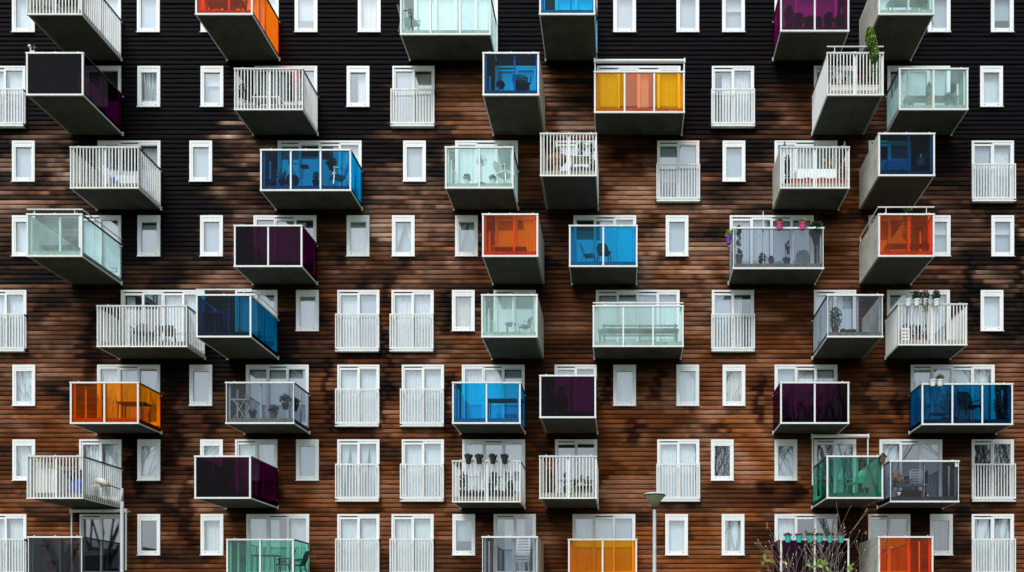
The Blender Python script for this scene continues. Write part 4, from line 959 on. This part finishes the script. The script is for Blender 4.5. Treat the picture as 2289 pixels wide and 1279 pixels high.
# storey 8
for k, (px, t_, z_) in enumerate(((99, .8, .52), (114, .8, -.08))):
    o_ = at(8, 62, px, t_); plant(['upper magenta hanging pot on a thin rod behind smoke glass', 'lower magenta hanging pot on a thin rod behind smoke glass'][k], (o_[0], o_[1], o_[2]+z_+.2), 'magenta', .12, .22, 'leafdark', .14, .14, 110, group='magenta hanging pots')
table('dark table behind the bottle green glass at the bottom', at(8, 506.5, 595, .8), .9, .5, .72, 'black')
chair('dark chair with curved arms right of the table behind green glass', at(8, 506.5, 635, .8), -1.0, 'black', 'sheet', .9)
chair('dark round backed chair at the side behind green glass', at(8, 506.5, 666, .5), -.8, 'black', 'sheet', .9)
b_ = at(8, 1077, 1167, .82)
for k in range(3): chair(['lowest of the stacked grey white chairs at the bottom', 'middle of the stacked grey white chairs at the bottom', 'topmost of the stacked grey white chairs at the bottom'][k], (b_[0], b_[1]+.03*k, b_[2]+.10*k), 0, 'whiteplastic', 'slats', 1.05)
labs = ['teal pot with dry brown heather leftmost of six', 'teal pot with pale dry flowers second of six', 'teal pot with brown green leaves third of six', 'teal pot with small red flowers fourth of six', 'teal pot with pink heather fifth of six', 'teal pot with red heather rightmost of six']
for k, px in enumerate((1761, 1786, 1810, 1831, 1855, 1880)):
    rail_pot(8, 1744, px, labs[k], 'teal', ['leafbrown', 'leafbrown', 'leafdark', 'leafdark', 'leafdark', 'leafdark'][k], [None, 'pinkflower', 'leafbrown', 'redflower', 'magenta', 'magenta'][k], 'teal pots on the dark balcony rail', .95, fh=.12)

# ---------- street lamps
t = thing('street_lamp', 'post top street lamp with yellowed cone shade and flat dark cap', 'street lamp', (wx(1463, 8), -8, 0)); zz = wz(1136, 8); sc_ = K*(D-8)/D
mb = new('pole'); mb.tube([(0, 0, 0), (0, 0, 1.2), (0, 0, zz)], [.085, .062, .045], 14); mb.build('pole', t, smooth=True)
mb = new('black'); mb.lathe([(.05, 0), (.085, .035), (.085, .07), (.07, .075)], 16, (0, 0, zz-.03)); mb.build('collar', t, smooth=True)
z1 = zz+.045; R_ = 24*sc_; H_ = wz(1108, 8)-z1
mb = new('lampglass'); mb.lathe([(.075, 0), (R_*.62, H_*.55), (R_*.95, H_*.93), (R_*.97, H_)], 28, (0, 0, z1)); mb.build('lamp_shade', t, smooth=True)
mb = new('handrail'); mb.lathe([(R_*1.0, H_+.001), (R_*1.02, H_+.025), (R_*.9, H_+.05), (R_*.4, H_+.075), (.01, H_+.08)], 28, (0, 0, z1)); mb.mat(M['black']).lathe([(R_*.99, H_-.012), (R_*1.03, H_-.008), (R_*1.03, H_+.014), (R_*.99, H_+.016)], 28, (0, 0, z1)); mb.build('cap', t)
t = thing('street_lamp', 'grey street lamp with short arm and flat lantern before the left balconies', 'street lamp', (wx(273, 9), -9, 0)); s9 = K*(D-9)/D
zt_ = wz(1092, 9); mb = new('pole'); mb.tube([(0, 0, 0), (0, 0, 1.0), (0, 0, zt_-.35)], [.075, .052, .042], 12); mb.tube([(0, 0, zt_-.36), (0, 0, zt_)], .032, 12); mb.build('pole', t, smooth=True)
xa = (240-273)*s9; xb = (216-273)*s9; mb = new('darkmetal_shade'); mb.tube([(0, 0, zt_-.04), (xa, 0, wz(1083, 9))], .018, 8); mb.build('arm', t)
zh = wz(1077, 9); mb = new('lampglass'); mb.tube([(xa+.04, 0, zh-.09), (xa-.03, 0, zh-.07), ((xa+xb)/2, 0, zh-.02), (xb, 0, zh+.04), (xb-.02, 0, zh+.045)], [.03, .06, .085, .065, .02], 12); mb.build('lantern', t, smooth=True)
mb = new('handrail'); mb.tube([(xa+.03, 0, zh-.05), ((xa+xb)/2, 0, zh+.035), (xb+.02, 0, zh+.085)], [.03, .06, .035], 10); mb.build('lantern_cover', t, smooth=True)

# ---------- trees
def grow(mb, p, dirv, L, r, depth, rnd, tips, spread=.55, minr=.004, up=.12):
    n = 4; pts = [p]; rs = [r]; d_ = dirv.copy(); q = p.copy()
    for k in range(n):
        d_ = (d_+Vector((rnd.gauss(0, .10), rnd.gauss(0, .10), rnd.gauss(0, .06)+up*.25))).normalized(); q = q+d_*L/n; pts.append(q.copy()); rs.append(max(minr, r*(1-.42*(k+1)/n)))
    mb.tube(pts, rs, 6 if depth > 2 else 4, False)
    if depth == 0: tips.append((q.copy(), d_.copy(), pts)); return
    kids = rnd.choice((2, 3, 3)) if depth > 1 else rnd.choice((2, 3, 4))
    for k in range(kids):
        i = n if k == 0 else rnd.choice((2, 3, 4)); a = rnd.uniform(0, 6.28); side = Vector((math.cos(a), math.sin(a), rnd.uniform(-.1, .5)))
        nd = (d_*(1 if k else 1.6)+side*spread*(1 if k else .5)).normalized(); grow(mb, pts[i], nd, L*rnd.uniform(.62, .85), rs[i]*(.8 if k == 0 else .62), depth-1, rnd, tips, spread, minr, up)
def magnolia(loc, label, seed, H, mature):
    t = thing('bare_tree', label, 'tree', loc); rnd = random.Random(seed); tr = new('twig'); tr.tube([(0, 0, 0), (.02, 0, .6), (0, .02, 1.3)], [.085, .07, .06], 10); tr.build('trunk', t)
    cr = new('twig'); tips = []
    stems = 7
    for k in range(stems):
        a = k*2*PI/stems+rnd.uniform(-.3, .3); lean = .25+.55*rnd.random()
        grow(cr, Vector((0, 0, 1.15+rnd.uniform(0, .2))), Vector((math.cos(a)*lean, math.sin(a)*lean*.8, 1)).normalized(), H*rnd.uniform(.34, .42), .021, 3, rnd, tips, .68, .0042, .22)
    bd = cr; cr.mat(M['blind'])
    for q, d_, pts in tips:
        if rnd.random() < .6: bd.tube([q, q+d_*.014, q+d_*.036, q+d_*.055], [.003, .011, .008, .001], 5)
    cr.build('crown', t)
    for nm, mt, pr, sz in (('green_leaves', 'leaflime', .16, .20), ('yellow_leaves', 'leafyellow', .05, .13), ('brown_leaves', 'leafbrown', .10, .11)):
        lf = new(mt)
        for q, d_, pts in tips:
            if rnd.random() < pr and (mt == 'leafbrown' or q.z < 3.75):
                for _ in range(3 if mt == 'leaflime' else 2):
                    a = Vector((rnd.gauss(0, .7), rnd.gauss(0, .4), rnd.gauss(.2, .7))).normalized(); b2 = a.cross(Vector((0, 1, .2))).normalized(); c_ = q
                    lf.face([tuple(c_), tuple(c_+a*sz*.35+b2*sz*.22), tuple(c_+a*sz*.75+b2*sz*.2), tuple(c_+a*sz), tuple(c_+a*sz*.7-b2*sz*.2), tuple(c_+a*sz*.3-b2*sz*.2)])
        if lf.f: lf.build(nm, t)
    return t
magnolia((wx(1828, 7), -7, 0), 'bare budding tree with a few yellow green leaves in front of the dark balcony', 11, 3.45, True)
big = {}
def bigtree(x, y, seed, rz, label):
    t = thing('bare_tree', label, 'tree', (x, y, 0), rz, 'bare trees across the street'); t.scale = (1.3, 1.3, 1.42)
    if seed not in big:
        rnd = random.Random(seed); tips = []
        tr = new('bark'); tr.tube([(0, 0, 0), (.05, 0, 2), (0, .1, 4.2)], [.32, .26, .2], 10); cr = new('bark')
        for k in range(5):
            a = k*1.26; grow(cr, Vector((0, 0, 3.6+.15*k)), Vector((math.cos(a)*.45, math.sin(a)*.45, 1)).normalized(), 4.0, .15, 5, rnd, tips, .5, .016, .15)
        big[seed] = (tr.mesh('trunk'), cr.mesh('crown'))
    link('trunk', big[seed][0], t); link('crown', big[seed][1], t)
bigtree(-43, -37, 3, 0, 'bare tree across the street mirrored in the windows at the far left')
bigtree(9, -38, 5, 1, 'bare tree across the street mirrored in the windows above the cone street lamp')
bigtree(19, -38, 3, 2.3, 'bare tree across the street mirrored in the windows by the bottle green glass')
bigtree(30, -37, 5, 4, 'bare tree across the street mirrored in the windows at the far right')

# ---------- ground
def sheet(name, mat, x0, x1, y0, y1, z, label, cat):
    mb = new(mat); mb.quad((x0, y0, z), (x1, y0, z), (x1, y1, z), (x0, y1, z)); o = mb.build(name); o['kind'] = 'structure'; o['label'] = label; o['category'] = cat; return o
M['grass'] = plain('lawn', (.05, .085, .03), .95, scale=3, var=.4, bump=.4); M['paving'] = plain('concrete_paving', (.24, .235, .22), .9, scale=2, var=.2); M['asphalt'] = plain('asphalt', (.05, .05, .052), .9, scale=20, var=.25)
sheet('ground', 'grass', -400, 400, -400, 400, 0, 'open lawn around the building', 'ground')
sheet('pavement', 'paving', -60, 60, -4.2, -.03, .004, 'pale paving along the foot of the building', 'pavement')
sheet('road', 'asphalt', -200, 200, -60, -53, .004, 'asphalt road behind the viewer', 'road')
mb = new('paving'); mb.box(-200, 200, -53, -52.85, 0, .12); mb.box(-200, 200, -60.15, -60, 0, .12); o = mb.build('kerb'); o['kind'] = 'structure'; o['label'] = 'concrete kerbs of the road'; o['category'] = 'kerb'

# ---------- light
w = bpy.data.worlds.new('World'); sc.world = w; w.use_nodes = True; nt = w.node_tree; bg = nt.nodes['Background']
sky = nt.nodes.new('ShaderNodeTexSky'); sky.sky_type = 'NISHITA'; sky.sun_disc = False
EL, AZ = R(52), R(200)
sky.sun_elevation = EL; sky.sun_rotation = AZ; sky.dust_density = 3; sky.air_density = 1.0
hs = nt.nodes.new('ShaderNodeHueSaturation'); hs.inputs['Saturation'].default_value = .20
nt.links.new(sky.outputs[0], hs.inputs['Color'])
tc = nt.nodes.new('ShaderNodeTexCoord'); n = nt.nodes.new('ShaderNodeTexNoise'); n.inputs['Scale'].default_value = 2.2; n.inputs['Detail'].default_value = 6
nt.links.new(tc.outputs['Generated'], n.inputs['Vector'])
mr = nt.nodes.new('ShaderNodeMapRange'); mr.inputs['From Min'].default_value = .3; mr.inputs['From Max'].default_value = .7; mr.inputs['To Min'].default_value = .85; mr.inputs['To Max'].default_value = 1.25
nt.links.new(n.outputs['Fac'], mr.inputs['Value'])
ml = nt.nodes.new('ShaderNodeVectorMath'); ml.operation = 'SCALE'; nt.links.new(hs.outputs[0], ml.inputs[0]); nt.links.new(mr.outputs[0], ml.inputs['Scale'])
tn = nt.nodes.new('ShaderNodeVectorMath'); tn.operation = 'MULTIPLY'; tn.inputs[1].default_value = (.93, 1.005, 1.03); nt.links.new(ml.outputs[0], tn.inputs[0]); nt.links.new(tn.outputs[0], bg.inputs['Color']); bg.inputs['Strength'].default_value = .15
sd = bpy.data.lights.new('sun', 'SUN'); sd.energy = 2.3; sd.angle = R(25); sd.color = (1, .98, .95)
so = bpy.data.objects.new('sun', sd); col.objects.link(so)
# light travels from the sky above and behind the viewer towards the wall
dv = Vector((math.sin(AZ)*math.cos(EL), math.cos(AZ)*math.cos(EL), math.sin(EL)))
so.rotation_euler = dv.to_track_quat('Z', 'Y').to_euler()
# ---------- camera
cd = bpy.data.cameras.new('camera'); co = bpy.data.objects.new('camera', cd); col.objects.link(co); sc.camera = co
co.location = (0, -D, EYE); co.rotation_euler = (R(90), 0, 0); cd.sensor_width = 36; cd.sensor_fit = 'HORIZONTAL'
cd.lens = 36*D/(2289*K); cd.shift_x = (1144.5-VX)/2289; cd.shift_y = (VY-639.5)/2289; cd.clip_end = 2000
sc.view_settings.view_transform = 'Standard'; sc.view_settings.look = 'None'; sc.view_settings.exposure = 0
sc.cycles.transparent_max_bounces = 16; sc.cycles.max_bounces = 8
